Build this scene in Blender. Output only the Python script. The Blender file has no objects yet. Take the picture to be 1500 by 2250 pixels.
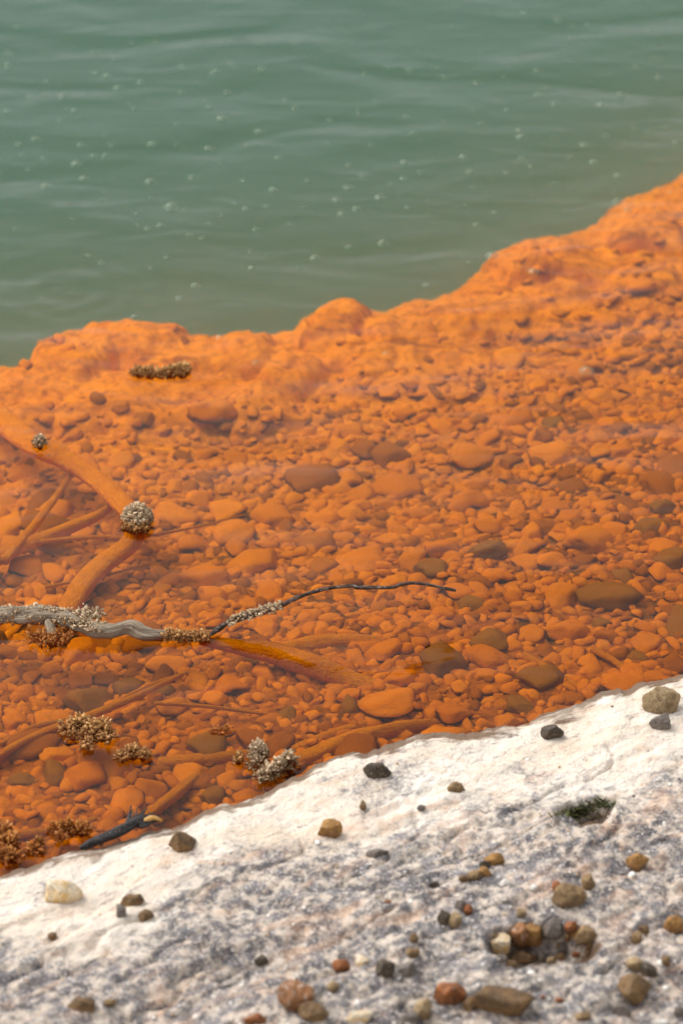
import bpy, bmesh, math, random
import numpy as np
from mathutils import Vector, Matrix, Quaternion

SC = bpy.context.scene
COL = SC.collection
random.seed(7)
RNG = np.random.RandomState(7)
R = math.radians

# ------------------------------------------------------------------ camera
CAM_H, PITCH, LENS = 2.6, 33.0, 100.0
cam = bpy.data.cameras.new('camera')
cam_o = bpy.data.objects.new('camera', cam)
COL.objects.link(cam_o)
cam_o.location = (0, 0, CAM_H)
cam_o.rotation_euler = (R(90 - PITCH), 0, 0)
cam.lens = LENS
cam.sensor_fit = 'VERTICAL'
cam.sensor_height = 36.0
cam.sensor_width = 24.0
cam.clip_start = 0.05
cam.clip_end = 1000
cam.dof.use_dof = True
cam.dof.focus_distance = 4.45
cam.dof.aperture_fstop = 3.4
SC.camera = cam_o

# ------------------------------------------------------------------ sky and sun
SUN_EL, SUN_AZ = 52.0, 300.0          # overcast: very soft sun, from the upper left
w = bpy.data.worlds.new('World')
SC.world = w
w.use_nodes = True
nt = w.node_tree
nt.nodes.clear()
sky = nt.nodes.new('ShaderNodeTexSky')
sky.sky_type = 'NISHITA'
sky.sun_disc = False
sky.sun_elevation = R(SUN_EL)
sky.sun_rotation = R(SUN_AZ)
sky.air_density = 1.0
sky.dust_density = 4.0
hsv = nt.nodes.new('ShaderNodeHueSaturation')
hsv.inputs['Saturation'].default_value = 0.16
bg = nt.nodes.new('ShaderNodeBackground')
bg.inputs['Strength'].default_value = 0.15
wo = nt.nodes.new('ShaderNodeOutputWorld')
nt.links.new(sky.outputs[0], hsv.inputs['Color'])
nt.links.new(hsv.outputs[0], bg.inputs['Color'])
nt.links.new(bg.outputs[0], wo.inputs['Surface'])

sun = bpy.data.lights.new('sun', 'SUN')
sun.energy = 0.65
sun.angle = R(35)
sun.color = (1.0, 0.96, 0.9)
sun_o = bpy.data.objects.new('sun', sun)
COL.objects.link(sun_o)
# direction towards the sun (Blender sky: rotation measured from +Y, clockwise seen from above)
az = R(SUN_AZ)
sd = Vector((math.sin(az) * math.cos(R(SUN_EL)), math.cos(az) * math.cos(R(SUN_EL)), math.sin(R(SUN_EL))))
sun_o.rotation_euler = sd.to_track_quat('Z', 'Y').to_euler()

SC.view_settings.view_transform = 'Standard'
SC.view_settings.look = 'None'
SC.view_settings.gamma = 1.0
SC.view_settings.exposure = 0.78
SC.view_settings.use_curve_mapping = False
cy = SC.cycles
cy.max_bounces = 10
cy.transparent_max_bounces = 12
cy.volume_bounces = 3
cy.diffuse_bounces = 4
cy.glossy_bounces = 3
cy.sample_clamp_indirect = 4
cy.use_denoising = True
cy.volume_step_rate = 1

# ------------------------------------------------------------------ projection helpers (1500 x 2250 photo grid)
_cp, _sp = math.cos(R(PITCH)), math.sin(R(PITCH))
def ray(px, py):
    sx = (px - 750.0) / 2250.0 * 36.0 / LENS
    sy = (1125.0 - py) / 2250.0 * 36.0 / LENS
    # forward = (0,cp,-sp), up = (0,sp,cp)
    return np.array([sx, _cp + sy * _sp, -_sp + sy * _cp])
def at(px, py, z=0.0):
    d = ray(px, py)
    t = (z - CAM_H) / d[2]
    return np.array([d[0] * t, d[1] * t, z])
def mpp(px, py, z=0.0):
    """metres per photo pixel, across, at that point"""
    d = ray(px, py)
    t = (z - CAM_H) / d[2]
    return t / 2250.0 * 36.0 / LENS

# ------------------------------------------------------------------ noise
def _hash(ix, iy, iz, seed):
    h = (ix.astype(np.int64) * 374761393 + iy.astype(np.int64) * 668265263 + iz.astype(np.int64) * 2147483647 + seed * 974634777) & 0xffffffff
    h = ((h ^ (h >> 13)) * 1274126177) & 0xffffffff
    h = ((h ^ (h >> 16)) * 2246822519) & 0xffffffff
    return ((h ^ (h >> 15)) & 0xffffff) / float(0xffffff)
def vnoise(x, y, z=None, seed=0):
    x = np.asarray(x, float); y = np.asarray(y, float)
    z = np.zeros_like(x) if z is None else np.asarray(z, float)
    xi, yi, zi = np.floor(x), np.floor(y), np.floor(z)
    fx, fy, fz = x - xi, y - yi, z - zi
    ux, uy, uz = [f * f * f * (f * (f * 6 - 15) + 10) for f in (fx, fy, fz)]
    r = 0
    for a in (0, 1):
        for b in (0, 1):
            for c in (0, 1):
                wgt = (ux if a else 1 - ux) * (uy if b else 1 - uy) * (uz if c else 1 - uz)
                r = r + wgt * _hash(xi + a, yi + b, zi + c, seed)
    return r * 2 - 1
def fbm(x, y, z=None, octaves=4, seed=0, gain=0.5):
    s, a, f = 0, 1.0, 1.0
    for i in range(octaves):
        s = s + a * vnoise(x * f, y * f, None if z is None else z * f, seed + i * 17)
        a *= gain; f *= 2.03
    return s
def sstep(a, b, x):
    t = np.clip((x - a) / (b - a), 0, 1)
    return t * t * (3 - 2 * t)

# ------------------------------------------------------------------ the place: shore line, shelf lip, heights
SHORE_Z = 0.03
_sh = [(-900, 2230), (-400, 2080), (-150, 1975), (0, 1914), (60, 1892), (120, 1868), (200, 1856), (300, 1822), (380, 1800), (430, 1772), (500, 1752), (560, 1738), (640, 1694),
       (700, 1662), (780, 1640), (860, 1616), (950, 1597), (1000, 1598), (1060, 1590), (1110, 1584), (1160, 1566), (1220, 1550), (1280, 1524),
       (1330, 1502), (1400, 1488), (1450, 1482), (1500, 1470), (1650, 1430), (2000, 1330), (2500, 1200)]
_shw = np.array([at(a, b, SHORE_Z) for a, b in _sh])
LIP_Z = -0.15
_lp = [(-1200, 1000), (-500, 880), (-200, 830), (0, 806), (62, 792), (80, 750), (140, 716), (200, 700), (250, 692), (310, 698), (370, 712), (440, 729), (480, 716), (540, 712),
       (600, 716), (645, 709), (662, 684), (700, 666), (745, 660), (800, 668), (840, 668), (900, 656), (960, 648), (1010, 622), (1060, 585), (1100, 552),
       (1150, 527), (1230, 518), (1300, 505), (1322, 496), (1340, 474), (1390, 448), (1450, 418), (1500, 396), (1600, 330), (1800, 200), (2200, 40)]
_lpw = np.array([at(a, b, LIP_Z) for a, b in _lp])
def y_shore(x):
    x = np.asarray(x, float)
    return np.interp(x, _shw[:, 0], _shw[:, 1]) + 0.008 * fbm(x * 26, x * 0 + 3.3, octaves=5, seed=5, gain=.6)
def y_lip(x):
    x = np.asarray(x, float)
    return np.interp(x, _lpw[:, 0], _lpw[:, 1]) + 0.010 * fbm(x * 16, x * 0 + 1.3, octaves=3, seed=9) * .5 + .065 + .04 * sstep(.2, .65, x)

# big sediment-draped mounds: photo px centre, half width px, half depth px, height m
MOUNDS = [(170, 790, 110, 60, .05), (290, 745, 130, 50, .05), (420, 790, 120, 45, .03), (545, 760, 75, 40, .04), (745, 715, 85, 45, .055), (880, 720, 90, 50, .035),
          (1010, 700, 80, 40, .03), (1160, 580, 90, 45, .05), (1270, 570, 110, 45, .045), (1420, 500, 90, 50, .05), (1390, 600, 110, 50, .035),
          (330, 870, 260, 60, .03), (120, 900, 150, 45, .025), (560, 880, 130, 55, .03), (860, 800, 120, 55, .03), (1100, 680, 110, 50, .025),
          (1300, 700, 130, 45, .03), (1150, 830, 110, 55, .025), (1420, 760, 120, 50, .03), (800, 940, 90, 35, .015), (640, 790, 70, 35, .03),
          (1250, 790, 90, 40, .02), (980, 850, 90, 40, .02), (60, 850, 110, 45, .03), (1000, 760, 90, 30, .022), (1210, 640, 80, 28, .025),
          (740, 770, 70, 26, .022), (470, 830, 90, 30, .02), (1440, 660, 70, 30, .022), (1340, 640, 80, 28, .025)]
_mw = []
for (a, b, hw, hd, hh) in MOUNDS:
    c = at(a, b, -0.12); c2 = at(a, b - hd, -0.12); c3 = at(a, b + hd, -0.12)
    _mw.append((c[0], c[1], hw * mpp(a, b), abs(c2[1] - c3[1]) / 2, hh))
def cobble(x, y, cell, seed, stretch=.8, sharp=.6):
    # domes of scattered draped stones: height 0..1 by the nearest jittered centre
    xs, ys_ = x / cell, y / (cell * stretch)
    xi, yi = np.floor(xs), np.floor(ys_)
    best = np.full(np.shape(xs), 9.0); lift = np.zeros(np.shape(xs))
    zz = xi * 0
    for a in (-1, 0, 1):
        for b in (-1, 0, 1):
            jx = _hash(xi + a, yi + b, zz, seed); jy = _hash(xi + a, yi + b, zz + 1, seed); hh = _hash(xi + a, yi + b, zz + 2, seed)
            d = np.sqrt((xi + a + jx - xs) ** 2 + (yi + b + jy - ys_) ** 2) / (.55 + .5 * hh)
            m = d < best
            best = np.where(m, d, best); lift = np.where(m, hh, lift)
    return np.clip(1 - best ** 2, 0, 1) ** sharp * (.35 + .65 * lift)
def bed_h(x, y, detail=True):
    x = np.asarray(x, float); y = np.asarray(y, float)
    ys, yl = y_shore(x), y_lip(x)
    u = np.clip((y - ys) / np.maximum(yl - ys, .2), -1, 3)
    z = -0.045 - 0.115 * sstep(0.0, 0.85, u)
    z = z + 0.012 * fbm(x * 5, y * 4, octaves=3, seed=21)
    farw = sstep(0.50, 0.85, u)
    wx = x + 0.022 * fbm(x * 14, y * 14, octaves=2, seed=31)
    wy = y + 0.035 * fbm(x * 11, y * 11, octaves=2, seed=33)
    m = np.zeros_like(z)
    for (cx, cy_, rx, ry, hh) in _mw:
        q = ((wx - cx) / rx) ** 2 + ((wy - cy_) / ry) ** 2
        m = np.maximum(m, hh * np.sqrt(np.clip(1 - q, 0, 1)) ** .8)
    z = z + m * np.clip(farw + .35, 0, 1) * (1 - .40 * sstep(-.25, -.02, y - yl))
    if detail:
        # rounded draped rubble
        qx = x + .010 * fbm(x * 30, y * 30, octaves=3, seed=45); qy = y + .014 * fbm(x * 26, y * 26, octaves=3, seed=46)
        z = z + (.06 + .94 * farw) * (1 - .6 * sstep(-.18, -.02, y - yl)) * (0.020 * cobble(qx, qy, .085, 41) + .011 * cobble(qx, qy, .042, 42)) + 0.0022 * fbm(x * 60, y * 45, octaves=3, seed=43)
    d = y - yl
    z = z - .045 * sstep(-.12, .0, d)
    z = z - np.where(d > 0, np.minimum(d * 3.2, 0.60 + d * 0.34), 0)
    return np.maximum(z, -4.0 + 0 * z)
def shore_h(x, y, detail=True):
    x = np.asarray(x, float); y = np.asarray(y, float)
    s = y_shore(x) - y
    z = SHORE_Z + 0.5 * (1 - np.exp(-np.maximum(s, 0) * 0.14)) * 1.0
    z = z - 0.012 * (1 - sstep(0.0, 0.04, s))                   # rounded brink
    z = z + sstep(0, .1, s) * (0.016 * fbm(x * 4.5, y * 4.5, octaves=2, seed=51))
    for (a, b, hw, hd, dd) in HOLLOWS_W:
        q = ((x - a) / hw) ** 2 + ((y - b) / hd) ** 2
        z = z - dd * (1 - sstep(.55, 1.08, q))
    if detail:
        k = sstep(-0.01, .03, s)
        rgh = .35 + .65 * sstep(.12, .45, s)
        z = z + k * rgh * (0.0042 * fbm(x * 22, y * 22, octaves=3, seed=53) + 0.0030 * fbm(x * 75, y * 75, octaves=3, seed=57))
        xr = x * .85 + y * .53; yr = -x * .53 + y * .85
        st = fbm(xr * 5, yr * 17, octaves=4, seed=60)
        z = z + k * (0.003 * np.sign(st) * np.minimum(np.abs(st) * 5, 1) + .003 * st) * sstep(.04, .2, s)      # thin layered terraces along the shore
        rn = fbm(xr * 6 + 4, yr * 15, octaves=3, seed=59)
        z = z - k * 0.010 * np.clip(1 - np.abs(rn) * 7, 0, 1) * sstep(.05, .3, s)   # shallow cracks
    z = np.where(s < 0, z + s * 6.0, z)
    return z
HOLLOWS_W = []
def shore_at(px, py):
    d = ray(px, py)
    t0, t1 = 2.0, 8.0
    ts = np.linspace(2.5, 6.5, 1600)
    P = np.array([0, 0, CAM_H]) + d[None, :] * ts[:, None]
    below = P[:, 2] < shore_h(P[:, 0], P[:, 1], False)
    i = int(np.argmax(below))
    return P[i]
for (a, b, hw, hd, dd) in [(1190, 2075, 135, 50, .046), (1285, 1778, 62, 24, .035), (640, 1800, 0.1, 0.1, 0)][:2]:
    c = shore_at(a, b); c1 = shore_at(a, b - hd); c2 = shore_at(a, b + hd)
    HOLLOWS_W.append((c[0], c[1], hw * c[1] / 2250 * .36 / math.cos(R(38)), (c1[1] - c2[1]) / 2, dd))

# ------------------------------------------------------------------ material helpers
class M:
    def __init__(s, name):
        s.m = bpy.data.materials.new(name); s.m.use_nodes = True
        s.t = s.m.node_tree; s.t.nodes.clear()
        s.out = s.n('OutputMaterial')
    def n(s, typ, **kw):
        nd = s.t.nodes.new('ShaderNode' + typ)
        for k, v in kw.items(): setattr(nd, k, v)
        return nd
    def l(s, a, b): s.t.links.new(a, b)
    def set(s, nd, **kw):
        for k, v in kw.items():
            nd.inputs[k.replace('_', ' ')].default_value = v
        return nd
    def coord(s, kind='Object', scale=(1, 1, 1), loc=(0, 0, 0)):
        if kind == 'Position': o = s.n('NewGeometry').outputs['Position']
        else: o = s.n('TexCoord').outputs[kind]
        mp = s.n('Mapping'); s.l(o, mp.inputs[0])
        mp.inputs['Scale'].default_value = scale; mp.inputs['Location'].default_value = loc
        return mp.outputs[0]
    def rot(s, sock, a):
        sock.node.inputs['Rotation'].default_value = (0, 0, a)
    def noise(s, vec, scale, detail=4, rough=.55, dist=0):
        nd = s.n('TexNoise'); s.l(vec, nd.inputs['Vector'])
        nd.inputs['Scale'].default_value = scale; nd.inputs['Detail'].default_value = detail
        nd.inputs['Roughness'].default_value = rough; nd.inputs['Distortion'].default_value = dist
        return nd.outputs['Fac']
    def ramp(s, fac, stops, interp='LINEAR'):
        r = s.n('ValToRGB'); s.l(fac, r.inputs[0]); r.color_ramp.interpolation = interp
        e = r.color_ramp.elements
        while len(e) < len(stops): e.new(.5)
        for i, (p, c) in enumerate(stops):
            e[i].position = p
            e[i].color = (c, c, c, 1) if not isinstance(c, tuple) else (*c, 1)
        return r.outputs[0]
    def mix(s, fac, a, b, mode='MIX'):
        nd = s.n('Mix', data_type='RGBA', blend_type=mode)
        for k, v in ((0, fac), (6, a), (7, b)):
            if isinstance(v, (int, float)): nd.inputs[k].default_value = v
            elif isinstance(v, tuple): nd.inputs[k].default_value = (*v, 1)
            else: s.l(v, nd.inputs[k])
        return nd.outputs[2]
    def math(s, op, a, b=None, clamp=False):
        nd = s.n('Math', operation=op, use_clamp=clamp)
        for k, v in ((0, a), (1, b)):
            if v is None: continue
            if isinstance(v, (int, float)): nd.inputs[k].default_value = v
            else: s.l(v, nd.inputs[k])
        return nd.outputs[0]
    def bump(s, h, strength, dist=.01, normal=None):
        b = s.n('Bump'); s.l(h, b.inputs['Height']); b.inputs['Strength'].default_value = strength
        b.inputs['Distance'].default_value = dist
        if normal is not None: s.l(normal, b.inputs['Normal'])
        return b.outputs[0]
    def principled(s, color, rough=.8, normal=None, spec=.3):
        p = s.n('BsdfPrincipled')
        if isinstance(color, tuple): p.inputs['Base Color'].default_value = (*color, 1)
        else: s.l(color, p.inputs['Base Color'])
        if isinstance(rough, (int, float)): p.inputs['Roughness'].default_value = rough
        else: s.l(rough, p.inputs['Roughness'])
        p.inputs['Specular IOR Level'].default_value = spec
        if normal is not None: s.l(normal, p.inputs['Normal'])
        s.l(p.outputs[0], s.out.inputs['Surface'])
        return p

ORANGE = (0.84, 0.226, 0.0002)
ORANGE_L = (0.90, 0.272, 0.0003)
RUST = (0.36, 0.060, 0.001)
BARE = (0.16, 0.050, 0.006)

def mat_bed():
    m = M('orange_sediment')
    v = m.coord('Position')
    n1 = m.noise(v, 9, 5, .6)
    n2 = m.noise(v, 60, 4, .6)
    c = m.mix(m.ramp(n1, [(.3, 0.0), (.7, 1.0)]), ORANGE, ORANGE_L)
    sk = m.n('Mapping'); m.l(m.n('NewGeometry').outputs['Position'], sk.inputs[0]); sk.inputs['Rotation'].default_value = (0, 0, -.5); sk.inputs['Scale'].default_value = (.5, 2.2, 1)
    c = m.mix(m.ramp(m.noise(sk.outputs[0], 12, 5, .65, .8), [(.54, 0.0), (.66, .7)]), c, (.30, .060, .001))
    c = m.mix(m.ramp(n2, [(.48, 0.0), (.68, .6)]), c, RUST)
    c = m.mix(m.ramp(m.noise(v, 16, 6, .7, .5), [(.55, 0.0), (.68, .65)]), c, (.40, .075, .002))
    at_ = m.n('Attribute', attribute_name='bare')
    brk = m.noise(v, 22, 6, .65, .6)
    bf = m.math('ADD', at_.outputs['Fac'], m.math('MULTIPLY', m.math('SUBTRACT', brk, .5), 1.6))
    st_ = m.n('Attribute', attribute_name='stony')
    c = m.mix(st_.outputs['Fac'], c, m.mix(1.0, c, (.60, .54, .4), 'MULTIPLY'))  # bed toned down among the stones, shade of the gaps painted in
    c = m.mix(m.ramp(bf, [(.5, 0.0), (.62, .85)]), c, BARE)

    pp = m.n('SeparateXYZ'); m.l(m.n('NewGeometry').outputs['Position'], pp.inputs[0])
    tt = m.math('SUBTRACT', pp.outputs['Y'], m.math('MULTIPLY', pp.outputs['X'], .6))
    th = m.n('MapRange'); m.l(m.math('ADD', tt, m.math('MULTIPLY', n1, .5)), th.inputs[0]); th.inputs[1].default_value = 3.75; th.inputs[2].default_value = 5.3
    c = m.mix(th.outputs[0], m.mix(1.0, c, (.62, .56, .2), 'MULTIPLY'), c)
    n3 = m.noise(v, 420, 3, .6)
    h = m.math('ADD', n3, m.math('MULTIPLY', n2, 2.0))
    m.principled(c, .9, m.bump(h, .5, .002), 0.0)
    return m.m

def mat_stone(name='coated_stone', bare=False):
    m = M(name)
    gi = m.n('NewGeometry'); oi = m.n('ObjectInfo')
    rnd = m.math('FRACT', m.math('ADD', gi.outputs['Random Per Island'], oi.outputs['Random']))
    v = m.coord('Position')
    n1 = m.noise(v, 45, 5, .65)
    n2 = m.noise(v, 14, 4, .6)
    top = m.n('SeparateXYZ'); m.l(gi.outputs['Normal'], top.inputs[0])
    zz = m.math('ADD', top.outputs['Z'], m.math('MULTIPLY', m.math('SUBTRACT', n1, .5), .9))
    dust_shade = m.ramp(zz, [(.0, 0.0), (.50, 1.0)])
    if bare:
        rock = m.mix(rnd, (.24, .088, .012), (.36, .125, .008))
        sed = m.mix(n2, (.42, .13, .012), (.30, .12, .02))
        c = m.mix(m.math('MULTIPLY', dust_shade, m.ramp(m.noise(v, 30, 5, .7, .5), [(.38, .35), (.56, 1.0)])), rock, sed)
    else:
        rock = m.mix(rnd, (.13, .030, .001), (.26, .058, .001))  # sides without sediment, darkened further so gap shade sits in the colour
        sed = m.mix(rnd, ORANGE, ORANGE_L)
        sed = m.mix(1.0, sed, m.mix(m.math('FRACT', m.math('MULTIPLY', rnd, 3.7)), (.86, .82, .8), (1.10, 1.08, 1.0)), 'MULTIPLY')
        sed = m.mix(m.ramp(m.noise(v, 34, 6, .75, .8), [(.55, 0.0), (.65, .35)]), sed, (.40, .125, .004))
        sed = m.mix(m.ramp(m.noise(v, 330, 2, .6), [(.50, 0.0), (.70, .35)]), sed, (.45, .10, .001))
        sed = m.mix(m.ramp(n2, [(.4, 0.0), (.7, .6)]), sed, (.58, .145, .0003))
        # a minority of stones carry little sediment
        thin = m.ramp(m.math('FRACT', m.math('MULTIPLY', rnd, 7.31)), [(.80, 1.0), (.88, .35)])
        c = m.mix(m.math('MULTIPLY', dust_shade, thin), rock, sed)

    pp = m.n('SeparateXYZ'); m.l(m.n('NewGeometry').outputs['Position'], pp.inputs[0])
    tt = m.math('SUBTRACT', pp.outputs['Y'], m.math('MULTIPLY', pp.outputs['X'], .6))
    th = m.n('MapRange'); m.l(m.math('ADD', tt, m.math('MULTIPLY', n2, .5)), th.inputs[0]); th.inputs[1].default_value = 3.75; th.inputs[2].default_value = 5.3
    c = m.mix(th.outputs[0], m.mix(1.0, c, (.62, .56, .2), 'MULTIPLY'), c)
    h = m.math('ADD', m.noise(v, 260, 4, .6), m.math('MULTIPLY', n1, 1.5))
    m.principled(c, .9, m.bump(h, .6, .003), 0.0)
    return m.m

def mat_sunk_wood():
    m = M('sediment_coated_wood')
    a = m.n('Attribute', attribute_name='tube')
    mp = m.n('Mapping'); m.l(a.outputs['Vector'], mp.inputs[0]); mp.inputs['Scale'].default_value = (5, 8, 1)
    g = m.noise(mp.outputs[0], 3, 5, .6, .4)
    v = m.coord('Position')
    n1 = m.noise(v, 40, 4)
    c = m.mix(m.ramp(n1, [(.3, 0.0), (.7, 1.0)]), ORANGE, ORANGE_L)
    c = m.mix(m.ramp(g, [(.54, 0.0), (.68, .6)]), c, (.40, .085, .001))
    pp = m.n('SeparateXYZ'); m.l(m.n('NewGeometry').outputs['Position'], pp.inputs[0])
    tt = m.math('SUBTRACT', pp.outputs['Y'], m.math('MULTIPLY', pp.outputs['X'], .6))
    th = m.n('MapRange'); m.l(m.math('ADD', tt, m.math('MULTIPLY', n1, .5)), th.inputs[0]); th.inputs[1].default_value = 3.75; th.inputs[2].default_value = 5.0
    c = m.mix(th.outputs[0], m.mix(1.0, c, (.72, .70, .5), 'MULTIPLY'), c)
    h = m.math('ADD', m.math('MULTIPLY', g, -1.5), m.noise(v, 200, 3))
    m.principled(c, .9, m.bump(h, .8, .006), 0.0)
    return m.m

def mat_driftwood(dark=False):
    m = M('dark_wet_twig' if dark else 'weathered_driftwood')
    a = m.n('Attribute', attribute_name='tube')
    mp = m.n('Mapping'); m.l(a.outputs['Vector'], mp.inputs[0]); mp.inputs['Scale'].default_value = (.8, 10, 10)
    g = m.noise(mp.outputs[0], 4, 6, .7, .8)
    v = m.coord('Position')
    n1 = m.noise(v, 70, 5, .65)
    if dark:
        c = m.mix(m.ramp(n1, [(.40, 0.0), (.62, 1.0)]), (.045, .025, .017), (.22, .14, .10))
        c = m.mix(m.ramp(m.noise(v, 160, 3), [(.60, 0.0), (.66, .8)]), c, (.6, .52, .45))
        r = .35
    else:
        c = m.mix(m.ramp(g, [(.40, 0.0), (.58, 1.0)]), (.17, .105, .06), (.74, .60, .43))
        c = m.mix(m.ramp(n1, [(.48, 0.0), (.75, .5)]), c, (.36, .27, .19))
        # stained where the wood is wet, just above the water line
        sp = m.n('SeparateXYZ'); m.l(v, sp.inputs[0])
        wet = m.math('ADD', sp.outputs['Z'], m.math('MULTIPLY', m.math('SUBTRACT', n1, .5), .012))
        c = m.mix(m.ramp(m.math('MULTIPLY', wet, 60), [(.0, 1.0), (.5, 0.0)]), c, (.30, .075, .01))
        r = .75
    m.principled(c, r, m.bump(m.math('ADD', m.math('MULTIPLY', g, 2), n1), .9, .004), .4)
    return m.m

def mat_crust(name, dry, mid, wet, h0, h1):
    """knobbly mineral crust: 'tip' attribute runs 0 at the root of each knob to 1 at its end"""
    m = M(name)
    a = m.n('Attribute', attribute_name='tip')
    v = m.coord('Position')
    sp = m.n('SeparateXYZ'); m.l(v, sp.inputs[0])
    n1 = m.noise(v, 120, 3)
    isl = m.n('NewGeometry').outputs['Random Per Island']
    zz = m.math('ADD', sp.outputs['Z'], m.math('MULTIPLY', m.math('SUBTRACT', n1, .5), .010))
    hf = m.n('MapRange'); m.l(zz, hf.inputs[0]); hf.inputs[1].default_value = h0; hf.inputs[2].default_value = h1
    body = m.mix(hf.outputs[0], wet, mid)
    tipc = m.mix(hf.outputs[0], mid, dry)
    c = m.mix(m.ramp(m.math('ADD', a.outputs['Fac'], m.math('MULTIPLY', m.math('SUBTRACT', n1, .5), .5)), [(.3, 0.0), (.8, 1.0)]), body, tipc)
    c = m.mix(1.0, c, m.mix(isl, (.55, .50, .45), (1.15, 1.15, 1.15)), 'MULTIPLY')
    m.principled(c, .7, m.bump(m.noise(v, 700, 2), .4, .001), .35)
    return m.m

def mat_shore():
    m = M('silica_sinter')
    v = m.coord('Position')
    a = m.n('Attribute', attribute_name='grey')
    rt = m.n('Mapping'); m.l(v, rt.inputs[0]); rt.inputs['Rotation'].default_value = (0, 0, -.56)
    st = m.n('Mapping'); m.l(rt.outputs[0], st.inputs[0]); st.inputs['Scale'].default_value = (.62, 1.5, 1)
    vs_ = st.outputs[0]
    big = m.noise(vs_, 7, 6, .62, .6)
    blot = m.noise(vs_, 13, 8, .7, .8)
    mid = m.noise(v, 28, 6, .68, .3)
    fine = m.noise(v, 130, 5, .7)
    spk = m.noise(v, 260, 3, .7)
    # cream and white crust
    cream = m.mix(m.ramp(big, [(.35, 0.0), (.62, 1.0)]), (.68, .56, .43), (.76, .69, .60))
    cream = m.mix(m.ramp(m.noise(v, 40, 5, .7), [(.56, 0.0), (.70, .55)]), cream, (.62, .40, .25))
    cream = m.mix(m.ramp(m.noise(vs_, 60, 6, .8, .5), [(.54, 0.0), (.62, .7)]), cream, (.30, .24, .22))
    cream = m.mix(m.ramp(m.noise(v, 190, 4, .8, .3), [(.60, 0.0), (.68, .7)]), cream, (.16, .12, .10))
    # grey weathered crust with pale grit
    grey = m.mix(m.ramp(mid, [(.36, 0.0), (.60, 1.0)]), (.062, .057, .060), (.24, .22, .22))
    grey = m.mix(m.ramp(blot, [(.36, .9), (.52, 0.0)]), grey, (.085, .072, .075))
    grey = m.mix(m.ramp(m.noise(v, 55, 5, .7), [(.46, 0.0), (.60, .85)]), grey, (.66, .55, .44))
    grey = m.mix(m.ramp(spk, [(.56, 0.0), (.68, .9)]), grey, (.82, .77, .72))
    grey = m.mix(m.ramp(m.noise(v, 180, 4, .7), [(.60, 0.0), (.72, .75)]), grey, (.07, .06, .065))
    f = m.math('ADD', m.math('ADD', a.outputs['Fac'], m.math('MULTIPLY', m.math('SUBTRACT', blot, .5), .9)), m.math('MULTIPLY', m.math('SUBTRACT', mid, .5), 1.2))
    f = m.math('ADD', f, m.math('MULTIPLY', m.math('SUBTRACT', fine, .5), 1.0))
    c = m.mix(m.ramp(f, [(.40, 0.0), (.66, 1.0)]), cream, grey)
    c = m.mix(m.ramp(m.noise(vs_, 12, 7, .75, 1.2), [(.52, 0.0), (.66, .55)]), c, (.60, .36, .22))
    e = m.n('Attribute', attribute_name='edge')
    ef = m.math('ADD', e.outputs['Fac'], m.math('MULTIPLY', m.math('SUBTRACT', blot, .5), 2.6))
    c = m.mix(m.ramp(ef, [(.55, 0.0), (.85, .9)]), c, (.13, .07, .035))
    h = m.math('ADD', m.math('MULTIPLY', mid, 3.0), m.math('ADD', fine, m.math('MULTIPLY', spk, .5)))
    m.principled(c, .8, m.bump(h, .9, .0032), .25)
    return m.m

def mat_pebble(name, c1, c2, c3, rough=.6, scale=60):
    m = M(name)
    v = m.coord('Object')
    n1 = m.noise(v, scale * .5, 5, .65, .5)
    n2 = m.noise(v, scale * 2.2, 4, .65)
    c = m.mix(m.ramp(n1, [(.40, 0.0), (.60, 1.0)]), c1, c2)
    c = m.mix(m.ramp(n2, [(.55, 0.0), (.70, .8)]), c, c3)
    n3 = m.noise(v, scale * 5, 3, .7)
    c = m.mix(m.ramp(n3, [(.55, 0.0), (.66, .5)]), c, (.34, .27, .19))
    c = m.mix(m.ramp(n3, [(.34, .6), (.44, 0.0)]), c, (.025, .018, .012))
    m.principled(c, rough, m.bump(m.math('ADD', n1, m.math('MULTIPLY', n3, .6)), .9, .005), .4)
    return m.m

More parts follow.
